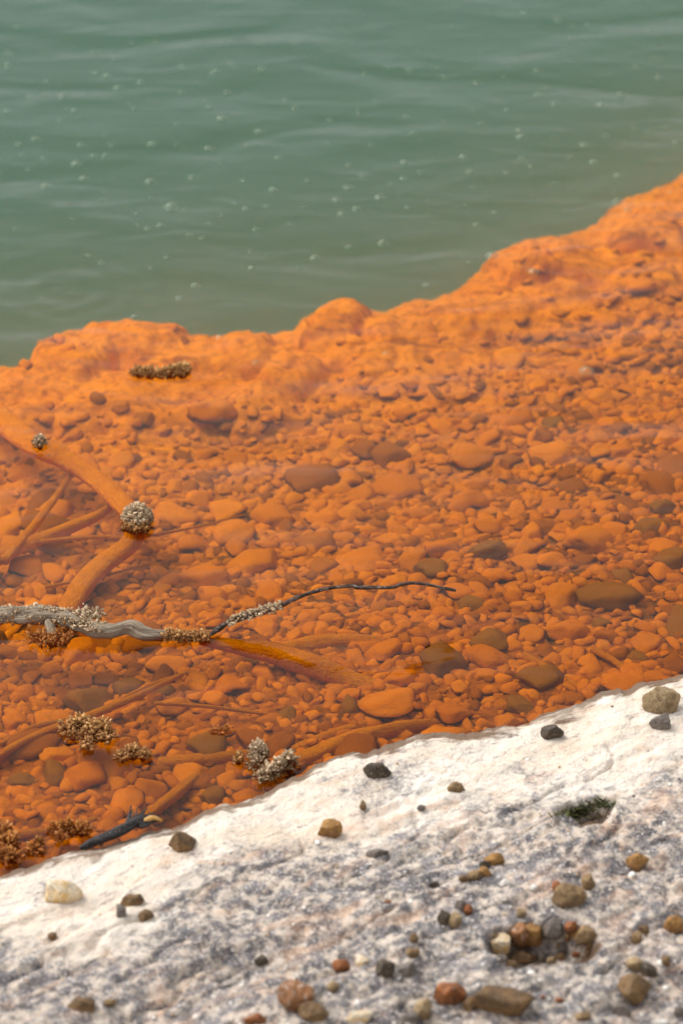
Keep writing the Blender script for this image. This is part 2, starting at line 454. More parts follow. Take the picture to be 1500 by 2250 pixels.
RINGS = [(292, 372, .012, .030, .09), (440, 520, .012, .035, .15), (230, 930, .012, .022, .10), (150, 640, .03, .055, .26), (820, 470, .008, .028, .11), (88, 976, .010, .02, .10)]
def mat_water():
    m = M('pool_water')
    v = m.coord('Position')
    # long swells, wind ripples and fine chop
    mp1 = m.coord('Position', (1.5, 3.0, 1)); m.rot(mp1, .12)
    a1 = m.noise(mp1, 1.5, 1.5, .4, .8)
    mp2 = m.coord('Position', (3.0, 7, 1), (3, 1, 0)); m.rot(mp2, -.15)
    a2 = m.noise(mp2, 2.0, 1.5, .4, .8)
    mp3 = m.coord('Position', (9, 22, 1), (1, 7, 0))
    a3 = m.noise(mp3, 2.2, 3, .5, .3)
    sp = m.n('SeparateXYZ'); m.l(v, sp.inputs[0])
    calm = m.n('MapRange'); m.l(sp.outputs['Y'], calm.inputs[0]); calm.inputs[1].default_value = 3.6; calm.inputs[2].default_value = 5.4
    calm.inputs[3].default_value = .7; calm.inputs[4].default_value = 1.0
    h = m.math('ADD', m.math('MULTIPLY', a1, 1.0), m.math('ADD', m.math('MULTIPLY', a2, .22), m.math('MULTIPLY', a3, .02)))
    h = m.math('MULTIPLY', h, calm.outputs[0])
    # ring ripples spreading from rising bubbles
    for (a, b, amp, wl, rad) in RINGS:
        c = at(a, b, 0)
        vm = m.n('VectorMath', operation='DISTANCE'); m.l(v, vm.inputs[0]); vm.inputs[1].default_value = tuple(c)
        dd = vm.outputs['Value']
        wv = m.math('SINE', m.math('MULTIPLY', dd, 6.283 / wl))
        fall = m.n('MapRange', interpolation_type='SMOOTHSTEP'); m.l(dd, fall.inputs[0]); fall.inputs[1].default_value = 0; fall.inputs[2].default_value = rad; fall.inputs[3].default_value = amp; fall.inputs[4].default_value = 0
        h = m.math('ADD', h, m.math('MULTIPLY', wv, fall.outputs[0]))
    nb = m.bump(h, 1.0, .021)
    fr = m.n('Fresnel'); fr.inputs['IOR'].default_value = 1.27; m.l(nb, fr.inputs['Normal'])
    gl = m.n('BsdfGlossy'); gl.inputs['Roughness'].default_value = .03; m.l(nb, gl.inputs['Normal'])
    tr = m.n('BsdfTransparent')
    mx = m.n('MixShader'); m.l(fr.outputs[0], mx.inputs[0]); m.l(tr.outputs[0], mx.inputs[1]); m.l(gl.outputs[0], mx.inputs[2])
    m.l(mx.outputs[0], m.out.inputs['Surface'])
    alb = (.19, .43, .315, 1)
    vs = m.n('VolumeScatter'); vs.inputs['Color'].default_value = alb; vs.inputs['Density'].default_value = 0.5; vs.inputs['Anisotropy'].default_value = 0.0
    va = m.n('VolumeAbsorption'); va.inputs['Color'].default_value = alb; va.inputs['Density'].default_value = 0.5
    ad = m.n('AddShader'); m.l(vs.outputs[0], ad.inputs[0]); m.l(va.outputs[0], ad.inputs[1])
    m.l(ad.outputs[0], m.out.inputs['Volume'])
    m.m.cycles.homogeneous_volume = True
    m.m.cycles.volume_sampling = 'MULTIPLE_IMPORTANCE'
    return m.m

def mat_bubble():
    m = M('bubble_film')
    fr = m.n('LayerWeight'); fr.inputs['Blend'].default_value = .35
    gl = m.n('BsdfGlossy'); gl.inputs['Roughness'].default_value = .12; gl.inputs['Color'].default_value = (.60, .70, .56, 1)
    df = m.n('BsdfDiffuse'); df.inputs['Color'].default_value = (.16, .20, .14, 1)
    tr = m.n('BsdfTransparent')
    a = m.n('MixShader'); a.inputs[0].default_value = .62; m.l(gl.outputs[0], a.inputs[1]); m.l(df.outputs[0], a.inputs[2])
    b = m.n('MixShader'); m.l(m.math('ADD', m.math('MULTIPLY', fr.outputs['Facing'], .45), .10, True), b.inputs[0]); m.l(tr.outputs[0], b.inputs[1]); m.l(a.outputs[0], b.inputs[2])
    m.l(b.outputs[0], m.out.inputs['Surface'])
    return m.m

# ------------------------------------------------------------------ mesh helpers
def new_mesh(name, V, F, mat, smooth=True, attrs=None):
    me = bpy.data.meshes.new(name)
    V = np.asarray(V, np.float32); F = np.asarray(F, np.int32)
    me.vertices.add(len(V)); me.vertices.foreach_set('co', V.ravel())
    k = F.shape[1]
    me.loops.add(F.size); me.loops.foreach_set('vertex_index', F.ravel())
    me.polygons.add(len(F))
    me.polygons.foreach_set('loop_start', np.arange(0, F.size, k, dtype=np.int32))
    me.polygons.foreach_set('use_smooth', np.full(len(F), smooth))
    me.update(calc_edges=True)
    me.validate()
    for nme, arr in (attrs or {}).items():
        arr = np.asarray(arr, np.float32)
        if arr.ndim == 1:
            at_ = me.attributes.new(nme, 'FLOAT', 'POINT'); at_.data.foreach_set('value', arr)
        else:
            at_ = me.attributes.new(nme, 'FLOAT_VECTOR', 'POINT'); at_.data.foreach_set('vector', arr.ravel())
    me.materials.append(mat)
    return me
def link(name, me, parent=None, loc=None):
    o = bpy.data.objects.new(name, me); COL.objects.link(o)
    if loc is not None: o.location = loc
    if parent is not None: o.parent = parent
    return o
def tag(o, label=None, cat=None, group=None, kind=None):
    if label: o['label'] = label
    if cat: o['category'] = cat
    if group: o['group'] = group
    if kind: o['kind'] = kind
    return o
def empty(name, loc):
    o = bpy.data.objects.new(name, None); COL.objects.link(o); o.location = loc
    o.empty_display_size = .02
    return o
def grid_faces(nx, ny):
    i = np.arange(nx - 1)[:, None] * ny + np.arange(ny - 1)[None, :]
    return np.stack([i, i + ny, i + ny + 1, i + 1], -1).reshape(-1, 4)
def axis(lo, hi, step, far):
    core = np.arange(lo, hi, step)
    g = [];  d = step
    p = hi
    while p < far: g.append(p); d *= 1.35; p += d
    g.append(far)
    q = [];  d = step; p = lo - step
    while p > -far: q.append(p); d *= 1.35; p -= d
    q.append(-far)
    return np.array(sorted(q) + list(core) + g)

_ico = {}
def ico(sub):
    if sub not in _ico:
        bm = bmesh.new(); bmesh.ops.create_icosphere(bm, subdivisions=sub, radius=1)
        bm.verts.ensure_lookup_table()
        V = np.array([v.co[:] for v in bm.verts]); F = np.array([[v.index for v in f.verts] for f in bm.faces])
        bm.free(); V /= np.linalg.norm(V, axis=1)[:, None]
        _ico[sub] = (V, F)
    return _ico[sub]
def stone_shape(sub, rng, planes=7, p=26.0, rough=.04, aspect=(1, .75, .5), chips=3):
    D, F = ico(sub)
    side = max(5, planes - 2)
    az = (np.arange(side) + rng.uniform(-.38, .38, side)) * 2 * np.pi / side
    n = np.stack([np.cos(az), np.sin(az), rng.uniform(-.15, .65, side)], 1)
    hs = rng.uniform(.58, 1.0, side)
    tops = rng.normal(size=(2, 3)) * [.45, .45, 0] + [0, 0, 1]
    ch = rng.normal(size=(chips, 3)); ch[:, 2] = np.abs(ch[:, 2])
    n = np.vstack([n, tops, [[0, 0, -1.0]], ch]); n /= np.linalg.norm(n, axis=1)[:, None]
    hgt = np.concatenate([hs, rng.uniform(.55, .85, 2), [.8], rng.uniform(.72, .95, chips)])
    q = np.clip(D @ n.T, 0, None) / hgt
    r = (np.sum(q ** p, axis=1) + 0.001) ** (-1 / p)
    r = np.minimum(r, 1.5)
    s = rng.uniform(0, 50)
    r = r * (1 + rough * fbm(D[:, 0] * 2.2 + s, D[:, 1] * 2.2, D[:, 2] * 2.2, octaves=4, seed=int(s * 10)))
    V = D * r[:, None] * np.array(aspect)[None, :]
    V[:, :2] /= max(np.abs(V[:, 0]).max(), 1e-6)
    V[:, 2] *= aspect[2] / np.abs(V[:, 2]).max()
    return V, F
def rotm(rx, ry, rz):
    return np.array((Matrix.Rotation(rz, 3, 'Z') @ Matrix.Rotation(ry, 3, 'Y') @ Matrix.Rotation(rx, 3, 'X')))

def catmull(P, n=12):
    P = np.asarray(P, float)
    Q = np.vstack([2 * P[0] - P[1], P, 2 * P[-1] - P[-2]])
    out = []
    for i in range(1, len(Q) - 2):
        for k in range(n):
            t = k / n
            a, b, c, d = Q[i - 1], Q[i], Q[i + 1], Q[i + 2]
            out.append(.5 * ((2 * b) + (-a + c) * t + (2 * a - 5 * b + 4 * c - d) * t * t + (-a + 3 * b - 3 * c + d) * t ** 3))
    out.append(P[-1])
    return np.array(out)
def tube(path, seg=20, n=14, rough=.10, rf=30, seed=0, flat=1.0):
    """path rows: x,y,z,r -> V, F, tube attribute, and centre line"""
    C = catmull(path, n)
    P, rad = C[:, :3], np.maximum(C[:, 3], .0004)
    T = np.gradient(P, axis=0); T /= np.linalg.norm(T, axis=1)[:, None]
    L = np.concatenate([[0], np.cumsum(np.linalg.norm(np.diff(P, axis=0), axis=1))])
    up = np.array([0, 0, 1.0])
    S = np.cross(T, up); S /= np.linalg.norm(S, axis=1)[:, None]
    U = np.cross(S, T)
    ang = np.linspace(0, 2 * np.pi, seg, endpoint=False)
    ca, sa = np.cos(ang), np.sin(ang)
    dirs = S[:, None, :] * ca[None, :, None] + U[:, None, :] * sa[None, :, None] * flat
    rr = rad[:, None] * (1 + rough * fbm(ca[None, :] * 1.3 + 0 * L[:, None], sa[None, :] * 1.3 + 0 * L[:, None], L[:, None] * rf + 0 * ca[None, :], octaves=4, seed=seed))
    V = (P[:, None, :] + dirs * rr[..., None]).reshape(-1, 3)
    F = []
    k = len(P)
    for i in range(k - 1):
        for j in range(seg):
            a = i * seg + j; b = i * seg + (j + 1) % seg
            F.append((a, b, b + seg, a + seg))
    A = np.stack([L[:, None] * 8 + 0 * ang[None, :], (ca * .5 + 5)[None, :] + 0 * L[:, None], sa[None, :] * .5 + 0 * L[:, None]], -1).reshape(-1, 3)
    V = np.vstack([V, P[0] - T[0] * rad[0] * .4, P[-1] + T[-1] * rad[-1] * .5])
    A = np.vstack([A, A[0], A[-1]])
    c0, c1 = len(V) - 2, len(V) - 1
    for j in range(seg):
        F.append((c0, (j + 1) % seg, j, c0)); F.append((c1, (k - 1) * seg + j, (k - 1) * seg + (j + 1) % seg, c1))
    return V, F, A, (P, rad, T, S, U)
def tube_mesh(name, path, mat, origin, **kw):
    V, F, A, info = tube(path, **kw)
    me = bpy.data.meshes.new(name)
    me.from_pydata([tuple(v) for v in (V - origin)], [], [tuple(dict.fromkeys(f)) for f in F])
    for p in me.polygons: p.use_smooth = True
    at_ = me.attributes.new('tube', 'FLOAT_VECTOR', 'POINT'); at_.data.foreach_set('vector', A.astype(np.float32).ravel())
    me.materials.append(mat)
    return me, info

def knobs(points, normals, length, width, rng, sub=1, nodes=3):
    """crust: at each point a little upright string of blobs; returns V, F, tip"""
    D, F0 = ico(sub)
    Vs, Fs, Ts = [], [], []; off = 0
    for p, nrm in zip(points, normals):
        L = length * rng.uniform(.3, 1.35)
        W = width * rng.choice([.55, .8, 1.1, 1.6], p=[.3, .35, .25, .1])
        d = nrm + rng.normal(scale=.28, size=3); d /= np.linalg.norm(d)
        side = np.cross(d, [.3, .2, .9]); side /= np.linalg.norm(side) + 1e-9
        for k in range(nodes):
            t = (k + .5) / nodes
            sc = W * (0.75 + .5 * t) * rng.uniform(.75, 1.2)
            c = p + d * L * t + rng.normal(scale=W * .35, size=3)
            B = D * sc * np.clip(1 + .40 * rng.normal(size=(len(D), 1)), .3, 2.2)
            B = B + d[None, :] * ((D @ d)[:, None]) * sc * .9
            Vs.append(c + B); Fs.append(F0 + off); off += len(D)
            Ts.append(np.clip(t + .35 * (D @ d), 0, 1))
    return np.vstack(Vs), np.vstack(Fs), np.concatenate(Ts)

# ------------------------------------------------------------------ materials
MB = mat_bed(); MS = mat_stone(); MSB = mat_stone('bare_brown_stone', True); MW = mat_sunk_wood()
MD = mat_driftwood(); MDT = mat_driftwood(True); MSH = mat_shore(); MWA = mat_water(); MBU = mat_bubble()
M_CR = mat_crust('rust_crust', (.62, .36, .13), (.24, .075, .010), (.26, .045, .002), -.002, .020)
M_CG = mat_crust('pale_crust', (.58, .44, .28), (.25, .145, .06), (.24, .05, .004), .002, .016)
M_CO = mat_crust('orange_crust', (.55, .25, .06), (.32, .085, .006), (.26, .04, .003), .0, .026)

# ------------------------------------------------------------------ the pool bed
gx = axis(-1.15, 1.15, .0065, 60)
gy = axis(2.75, 6.3, .0075, 60)
X, Y = np.meshgrid(gx, gy, indexing='ij')
Z = bed_h(X, Y)
ys = y_shore(X); yl = y_lip(X)
Z = np.where(Y < ys - .03, -0.35, Z)
u = np.clip((Y - ys) / np.maximum(yl - ys, .2), 0, 2)
bare = .50 - .45 * sstep(.35, .72, u) - .1 * u + .12 * fbm(X * 5, Y * 5, octaves=2, seed=71)
link('pool_bed', new_mesh('pool_bed', np.stack([X, Y, Z], -1).reshape(-1, 3), grid_faces(len(gx), len(gy)), MB, True, {'bare': bare.ravel(), 'stony': np.clip(1 - sstep(.50, .72, u + .10 * fbm(X * 6, Y * 6, octaves=2, seed=72)), 0, 1).ravel()}))
tag(bpy.data.objects['pool_bed'], kind='structure')

# ------------------------------------------------------------------ the shore
gx = axis(-1.0, 1.0, .0042, 60)
ss = np.concatenate([np.arange(-.035, 0.02, .0025), np.arange(.02, 1.35, .0042)])
d = .0042; p = ss[-1]; ex = []
while p < 60: d *= 1.3; p += d; ex.append(p)
ss = np.concatenate([ss, ex])
X, S = np.meshgrid(gx, ss, indexing='ij')
Y = y_shore(X) - S
Z = shore_h(X, Y)
GREY_PX = [(-900, 2050), (0, 2065), (150, 2070), (300, 2060), (420, 2045), (520, 1990), (640, 1925), (700, 1890), (800, 1890), (900, 1905), (1000, 1880), (1080, 1850), (1180, 1790), (1250, 1750), (1400, 1730), (1500, 1690), (2400, 1500)]
gw = np.array([shore_at(a, b) for a, b in GREY_PX])
yg = np.interp(X, gw[:, 0], gw[:, 1])
dg = (yg - Y)
grey = .5 + np.clip(dg * 3.6, -.44, .46) + .28 * fbm(X * 6, Y * 9, octaves=3, seed=81)
for (a, b, hw, hd, amt) in [(1180, 1700, 90, 30, .45), (850, 1650, 160, 22, .25), (540, 1780, 140, 25, .22), (60, 1960, 90, 22, .25), (780, 1950, 110, 40, .35), (1240, 1800, 110, 45, .30), (1450, 1620, 40, 30, .2),
                            (90, 2040, 120, 30, -.3), (1400, 1620, 100, 50, -.3), (900, 1990, 130, 25, .2), (1100, 1770, 130, 20, .25), (1250, 2150, 200, 20, -.35)]:
    c = shore_at(a, b); c1 = shore_at(a, b - hd); c2 = shore_at(a, b + hd)
    q = ((X - c[0]) / (hw * .0007)) ** 2 + ((Y - c[1]) / ((c1[1] - c2[1]) / 2)) ** 2
    grey += amt * np.exp(-q)
edge = (1 - sstep(-.004, .085, S)) * 1.02 + .12 * fbm(X * 8, Y * 8, octaves=2, seed=83)
for (hx, hy, hw, hd, dd) in HOLLOWS_W:
    q = ((X - hx) / hw) ** 2 + ((Y - hy) / hd) ** 2
    edge += .62 * (1 - sstep(.7, 1.5, q))
link('shore', new_mesh('shore', np.stack([X, Y, Z], -1).reshape(-1, 3), grid_faces(len(gx), len(ss))[:, ::-1], MSH, True, {'grey': grey.ravel(), 'edge': edge.ravel()}))
tag(bpy.data.objects['shore'], kind='structure')

# ------------------------------------------------------------------ the water
bm = bmesh.new()
wx0, wx1, wy0, wy1, wz0 = -58, 58, 1.0, 58, -6.0
vs = [bm.verts.new(c) for c in ((wx0, wy0, 0), (wx1, wy0, 0), (wx1, wy1, 0), (wx0, wy1, 0), (wx0, wy0, wz0), (wx1, wy0, wz0), (wx1, wy1, wz0), (wx0, wy1, wz0))]
for f in ((0, 1, 2, 3), (7, 6, 5, 4), (0, 4, 5, 1), (1, 5, 6, 2), (2, 6, 7, 3), (3, 7, 4, 0)): bm.faces.new([vs[i] for i in f])
me = bpy.data.meshes.new('water'); bm.to_mesh(me); bm.free(); me.materials.append(MWA)
tag(link('water', me), kind='structure')

# ------------------------------------------------------------------ stones on the bed
rng = np.random.RandomState(11)
def bed_at(px, py, lift=0.0):
    z = -0.07
    for _ in range(12):
        q = at(px, py, z)
        z = float(bed_h(q[0], q[1], False)) + lift
    return at(px, py, z)
protos = []
for i in range(26):
    asp = (1, rng.uniform(.6, .95), rng.uniform(.26, .44))
    V, F = stone_shape(3, rng, planes=rng.randint(6, 10), p=rng.uniform(20, 45), rough=.05, aspect=asp)
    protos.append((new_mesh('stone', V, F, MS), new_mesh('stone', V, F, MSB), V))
small = []
for i in range(24):
    V, F = stone_shape(2, rng, planes=rng.randint(6, 10), p=rng.uniform(16, 34), rough=.05, aspect=(1, rng.uniform(.55, .95), rng.uniform(.30, .48)))
    small.append((V, F))
placed = []     # x, y, r
def free(x, y, r, k):
    if not placed: return True
    a = PL[:NP]
    return not np.any((a[:, 0] - x) ** 2 + ((a[:, 1] - y)) ** 2 < (k * (a[:, 2] + r)) ** 2)
PL = np.zeros((20000, 3)); NP = 0
def put(x, y, r):
    global NP
    PL[NP] = (x, y, r); NP += 1; placed.append(1)

def ZB(x, y): return bed_h(x, y, True)
def add_stone(x, y, r, bare_, label, group, kind_i=None, rz=None, tilt=.12, sink=.25, name='submerged_stone'):
    i = rng.randint(len(protos)) if kind_i is None else kind_i
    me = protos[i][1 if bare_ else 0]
    o = link(name, me)
    hz = float(np.abs(protos[i][2][:, 2]).max())
    z = float(ZB(x, y))
    o.location = (x, y, z + r * hz * (1 - 2 * sink))
    o.rotation_euler = (rng.normal() * tilt, rng.normal() * tilt, rng.uniform(0, 6.28) if rz is None else rz)
    o.scale = (r, r, r * rng.uniform(.85, 1.15))
    tag(o, label, 'stone', group)
    put(x, y, r * .85)
    return o
NAMED = [
 (470, 912, 60, 0, .1, 'flat pale orange angular slab under water below the floating brown crust strip'),
 (355, 955, 30, 0, 1.2, 'small block-shaped orange stone under water below the crust strip'),
 (848, 1003, 56, 0, .3, 'broad smooth round-topped orange stone under water, widest near the pool centre'),
 (1120, 1010, 36, 0, .8, 'squarish orange stone under water between two wide ones'),
 (1212, 996, 52, 0, .2, 'long pointed orange stone under water right of the squarish one'),
 (1030, 1002, 54, 0, .5, 'domed orange stone under water left of the squarish one'),
 (690, 1055, 66, 0, .1, 'wide milky orange slab under water above and right of the crusted knob'),
 (522, 1207, 38, 0, 2.2, 'rounded orange stone under water right of the crusted knob'),
 (445, 1268, 72, 0, .25, 'large wedge-shaped orange slab under water above the twig joint'),
 (695, 1188, 46, 0, .1, 'flat-topped orange stone under water above the twig arch'),
 (962, 1208, 50, 0, .0, 'blocky orange stone under water above the twig tip'),
 (1064, 1212, 50, 1, .2, 'wide faceted brownish stone under water right of the blocky one above the twig tip'),
 (1205, 1228, 42, 0, .7, 'bright angular orange stone under water far right of the twig tip'),
 (1345, 1312, 80, 1, .1, 'largest flat bare brown slab under water near the right shore'),
 (1072, 1403, 50, 1, .15, 'smooth oval brown cobble under water below the twig tip'),
 (1248, 1388, 54, 0, .1, 'large oval orange cobble under water near the right shore'),
 (1180, 1490, 62, 1, .2, 'wide dark mottled brown slab under water just off the white shore'),
 (452, 1640, 46, 1, .1, 'smooth purple-brown oval stone under water by the pale crust clump'),
 (770, 1527, 34, 0, .1, 'bright flat orange stone under water beside the sunken limb'),
 (965, 1450, 60, 1, .2, 'wide brown cobble under water crossed by the twig reflection'),
 (880, 1485, 46, 0, .4, 'rough orange stone under water above the end of the sunken limb'),
 (990, 1565, 46, 0, .3, 'flat orange stone under water touching the white shore'),
 (60, 1245, 46, 0, .2, 'orange boulder-like stone under water left of the sunken trunk'),
 (190, 1700, 60, 0, .2, 'large bright orange stone under water below the brown crust clump'),
 (30, 1580, 36, 0, .2, 'bright orange stone under water at the left edge above the crust clump'),
 (20, 1160, 60, 0, .5, 'big pointed orange rock under water at the left edge'),
]
for (a, b, hw, br, rz, lab) in NAMED:
    q = bed_at(a, b, .008)
    add_stone(q[0], q[1], hw * mpp(a, b, -.08), br, lab, None, rz=rz, tilt=.07, sink=.18)
NIND = 296 - len(NAMED)
def region(x, y):
    ys_, yl_ = float(y_shore(x)), float(y_lip(x))
    return (y - ys_) / (yl_ - ys_), y - ys_
def in_view(x, y):
    return abs(x) < (y / math.cos(R(33))) * .128 + .02
G1 = 'orange-coated stones on the pool bed'; G2 = 'bare brown stones on the pool bed'
def density(u_):
    # how readily stones show: many from the shore to mid shelf, few on the draped far part
    return 1.0 if u_ < .58 else max(.012, 1.0 - (u_ - .55) * 4.0)
cnt = 0; tries = 0
while cnt < NIND and tries < 60000:
    tries += 1
    f = tries / 30000
    x = rng.uniform(-.72, .72); y = rng.uniform(3.2, 5.9)
    u_, ds = region(x, y)
    if u_ < .02 or u_ > .93 or ds < .03 or not in_view(x, y): continue
    if rng.rand() > density(u_): continue
    r = (rng.uniform(.028, .046) if cnt < 60 else rng.uniform(.020, .029) if cnt < 170 else rng.uniform(.0165, .021))
    if not free(x, y, r * .8, .62): continue
    br = rng.rand() < (.14 if u_ < .35 else .03)
    add_stone(x, y, r * 1.22, br, 'bare brown stone showing through the orange sediment on the pool bed' if br else 'stone coated in orange sediment lying among many on the pool bed',
              G2 if br else G1, sink=rng.uniform(.28, .42))
    cnt += 1
# the countless rest, one mass
Vs, Fs = [], []; off = 0; n_small = 0
def add_small(x, y, r, sub1=False):
    global off, n_small
    V, F = small[rng.randint(len(small))]
    Q = V @ rotm(rng.normal() * .25, rng.normal() * .25, rng.uniform(0, 6.28)).T * r * np.array([1, 1, 1])
    z = float(ZB(x, y))
    Vs.append(Q + [x, y, z + r * rng.uniform(-.16, .10)]); Fs.append(F + off); off += len(V); n_small += 1
for rr, n, k in ((.016, 16000, .60), (.0115, 22000, .58), (.008, 12000, .58)):
    XX = rng.uniform(-1.0, 1.0, n); YY = rng.uniform(3.0, 6.0, n)
    for x, y in zip(XX, YY):
        u_, ds = region(x, y)
        if u_ < .0 or u_ > .97 or ds < .012 or not abs(x) < (y * .1527 + .22): continue
        if rng.rand() > density(u_): continue
        r = rr * rng.uniform(.75, 1.3)
        if not free(x, y, r * .85, k): continue
        put(x, y, r * .8); add_small(x, y, r * 1.15)
        if NP > 19000: break
print('stones', cnt, 'small', n_small, 'tries', tries)
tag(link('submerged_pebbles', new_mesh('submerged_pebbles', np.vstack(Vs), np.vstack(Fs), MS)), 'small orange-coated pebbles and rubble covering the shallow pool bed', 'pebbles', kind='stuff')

# ------------------------------------------------------------------ wood
def path_px(rows, world_r=False):
    """rows: px, py, z, half thickness px -> x,y,z,r"""
    out = []
    for (a, b, z, hw) in rows:
        q = at(a, b, z); out.append((q[0], q[1], z, hw * mpp(a, b, z)))
    return np.array(out)
def crust_points(info, t0, t1, n, rng, up_bias=0.0, zmin=-.02, embed=.85):
    P, rad, T, S, U = info
    K = len(P); pts, nrm = [], []
    while len(pts) < n:
        k = rng.uniform(t0, t1) * (K - 1); i = int(k)
        a = rng.uniform(0, 2 * np.pi)
        dv = S[i] * math.cos(a) + U[i] * math.sin(a)
        if dv[2] < up_bias: continue
        p = P[i] + (P[min(i + 1, K - 1)] - P[i]) * (k - i) + dv * rad[i] * embed
        if p[2] < zmin: continue
        pts.append(p); nrm.append(dv)
    return pts, nrm
def crust_part(name, pts, nrm, length, width, mat, parent, origin, rng, sub=1, nodes=3):
    V, F, tip = knobs(pts, nrm, length, width, rng, sub, nodes)
    return link(name, new_mesh(name, V - origin, F, mat, False, {'tip': tip}), parent)

# main driftwood branch
o0 = at(0, 1375, 0.0)
dw = tag(empty('driftwood_branch', o0), 'weathered grey branch crusted on top, lying in the water and ending in a thin twig', 'driftwood')
limb_rows = [(-120, 1352, .010, 23), (-40, 1354, .012, 22), (40, 1352, .015, 20), (110, 1354, .017, 20), (160, 1367, .015, 18), (200, 1380, .012, 16), (240, 1386, .012, 15), (272, 1380, .014, 14), (292, 1379, .014, 16),
             (315, 1390, .009, 13), (350, 1395, .005, 12), (390, 1399, .002, 9), (430, 1402, .0, 8), (460, 1401, -.001, 6)]
me, info_l = tube_mesh('limb', path_px(limb_rows), MD, o0, seg=36, rough=.26, rf=40, seed=3)
link('limb', me, dw)
pts, nrm = crust_points(info_l, .0, .44, 620, rng, .25, .0)
crust_part('crust', pts, nrm, .0036, .0012, M_CG, dw, o0, rng)
pts, nrm = crust_points(info_l, .0, .34, 500, rng, -.7, -.012)
pts = [p for p in pts if p[2] < .018]; nrm = nrm[:len(pts)]
crust_part('crust', pts, nrm, .006, .0014, M_CO, dw, o0, rng)
pts, nrm = crust_points(info_l, .79, 1.0, 420, rng, -.1, -.01)
crust_part('crust', pts, nrm, .006, .0014, M_CR, dw, o0, rng)
# knot of crust hanging on the limb at px (185,1345)
c0 = at(185, 1352, .022)
pts = [c0 + rng.normal(size=3) * [.012, .006, .004] for _ in range(260)]
crust_part('crust', pts, [np.array([rng.normal() * .5, rng.normal() * .4, 1]) for _ in pts], .0045, .0014, M_CG, dw, o0, rng)
# stub under the limb, orange-crusted foot
stub = path_px([(108, 1368, .014, 12), (112, 1385, .010, 11), (118, 1398, .003, 13), (120, 1410, -.012, 16)])
me, info_s = tube_mesh('stub', stub, MD, o0, seg=16, n=8, rough=.2, seed=9)
link('stub', me, dw)
c0 = at(115, 1402, .004)
pts = [c0 + rng.normal(size=3) * [.015, .010, .003] for _ in range(360)]
crust_part('crust', pts, [np.array([rng.normal() * .6, rng.normal() * .6, 1]) for _ in pts], .009, .0014, M_CO, dw, o0, rng)
twig_rows = [(440, 1408, -.006, 5), (456, 1397, .000, 5), (480, 1382, .008, 5.5), (500, 1369, .016, 6), (530, 1357, .024, 7.5), (560, 1348, .031, 7.5), (600, 1337, .040, 7), (625, 1327, .048, 5.5), (655, 1312, .058, 4.8), (690, 1300, .068, 4.2),
             (730, 1291, .076, 4), (775, 1288, .081, 4), (783, 1291, .081, 4.4), (820, 1291, .079, 4), (865, 1290, .077, 3.8), (880, 1284, .077, 4), (905, 1281, .076, 4), (940, 1285, .072, 3.6), (975, 1292, .066, 3.6), (1000, 1297, .061, 3.8)]
tp = path_px(twig_rows)
me, info_t = tube_mesh('twig', tp, MDT, o0, seg=12, n=8, rough=.22, rf=60, seed=15)
link('twig', me, dw)
pts, nrm = crust_points(info_t, .16, .36, 330, rng, -.4, .005, .7)
crust_part('crust', pts, nrm, .0045, .0012, M_CG, dw, o0, rng)

# sunken trunk with the crusted knob
o1 = at(190, 1150, -.05)
tr = tag(empty('sunken_log', o1), 'thick sunken bent trunk coated orange, its crusted knobs poking above the water', 'sunken log')
rows = [(-160, 800, -.09, 33), (-60, 868, -.085, 32), (10, 930, -.07, 30), (80, 980, -.045, 26), (150, 1012, -.05, 24), (215, 1055, -.05, 24), (268, 1105, -.035, 24), (300, 1145, -.022, 23), (285, 1195, -.04, 24),
        (225, 1240, -.06, 26), (180, 1290, -.065, 26), (150, 1345, -.07, 24), (130, 1400, -.085, 22)]
me, info_k = tube_mesh('limb', path_px(rows), MW, o1, seg=36, rough=.10, rf=7, seed=23, flat=.8)
link('limb', me, tr)
def mound_crust(px, py, rx, ry, hz, n, length, width, mat, parent, origin, zoff=0.0, name='crust', core=True):
    c = at(px, py, 0)
    s = mpp(px, py)
    rx, ry = rx * s, ry * s
    pts, nrm = [], []
    for _ in range(n):
        a = rng.uniform(0, 2 * np.pi); e = math.asin(rng.uniform(-.25, 1))
        dv = np.array([math.cos(a) * math.cos(e), math.sin(a) * math.cos(e), math.sin(e)])
        k = 1 + .15 * math.sin(3 * a + px)
        pts.append(c + dv * [rx * k, ry * k, hz] + [0, 0, zoff]); nrm.append(dv / np.linalg.norm(dv) + [0, 0, .25])
    V, F, tip = knobs(pts, nrm, length, width, rng)
    if core:
        D, F0 = ico(3)
        B = D * [rx * 1.0, ry * 1.0, hz * 1.05] * (1 + .12 * fbm(D[:, 0] * 3 + px, D[:, 1] * 3, D[:, 2] * 3, octaves=3, seed=4))[:, None] + c + [0, 0, zoff - .002]
        F = np.vstack([F, F0 + len(V)]); V = np.vstack([V, B]); tip = np.concatenate([tip, np.full(len(D), .1)])
    o = link(name, new_mesh(name, V - origin, F, mat, False, {'tip': tip}), parent)
    return o
mound_crust(302, 1146, 24, 22, .022, 700, .0065, .0015, M_CG, tr, o1, .004, 'crusted_knob')
mound_crust(300, 1158, 24, 15, .008, 260, .007, .0014, M_CR, tr, o1, -.002, 'crusted_knob')
mound_crust(88, 976, 9, 9, .011, 130, .005, .0014, M_CG, tr, o1, .002, 'crusted_knob')

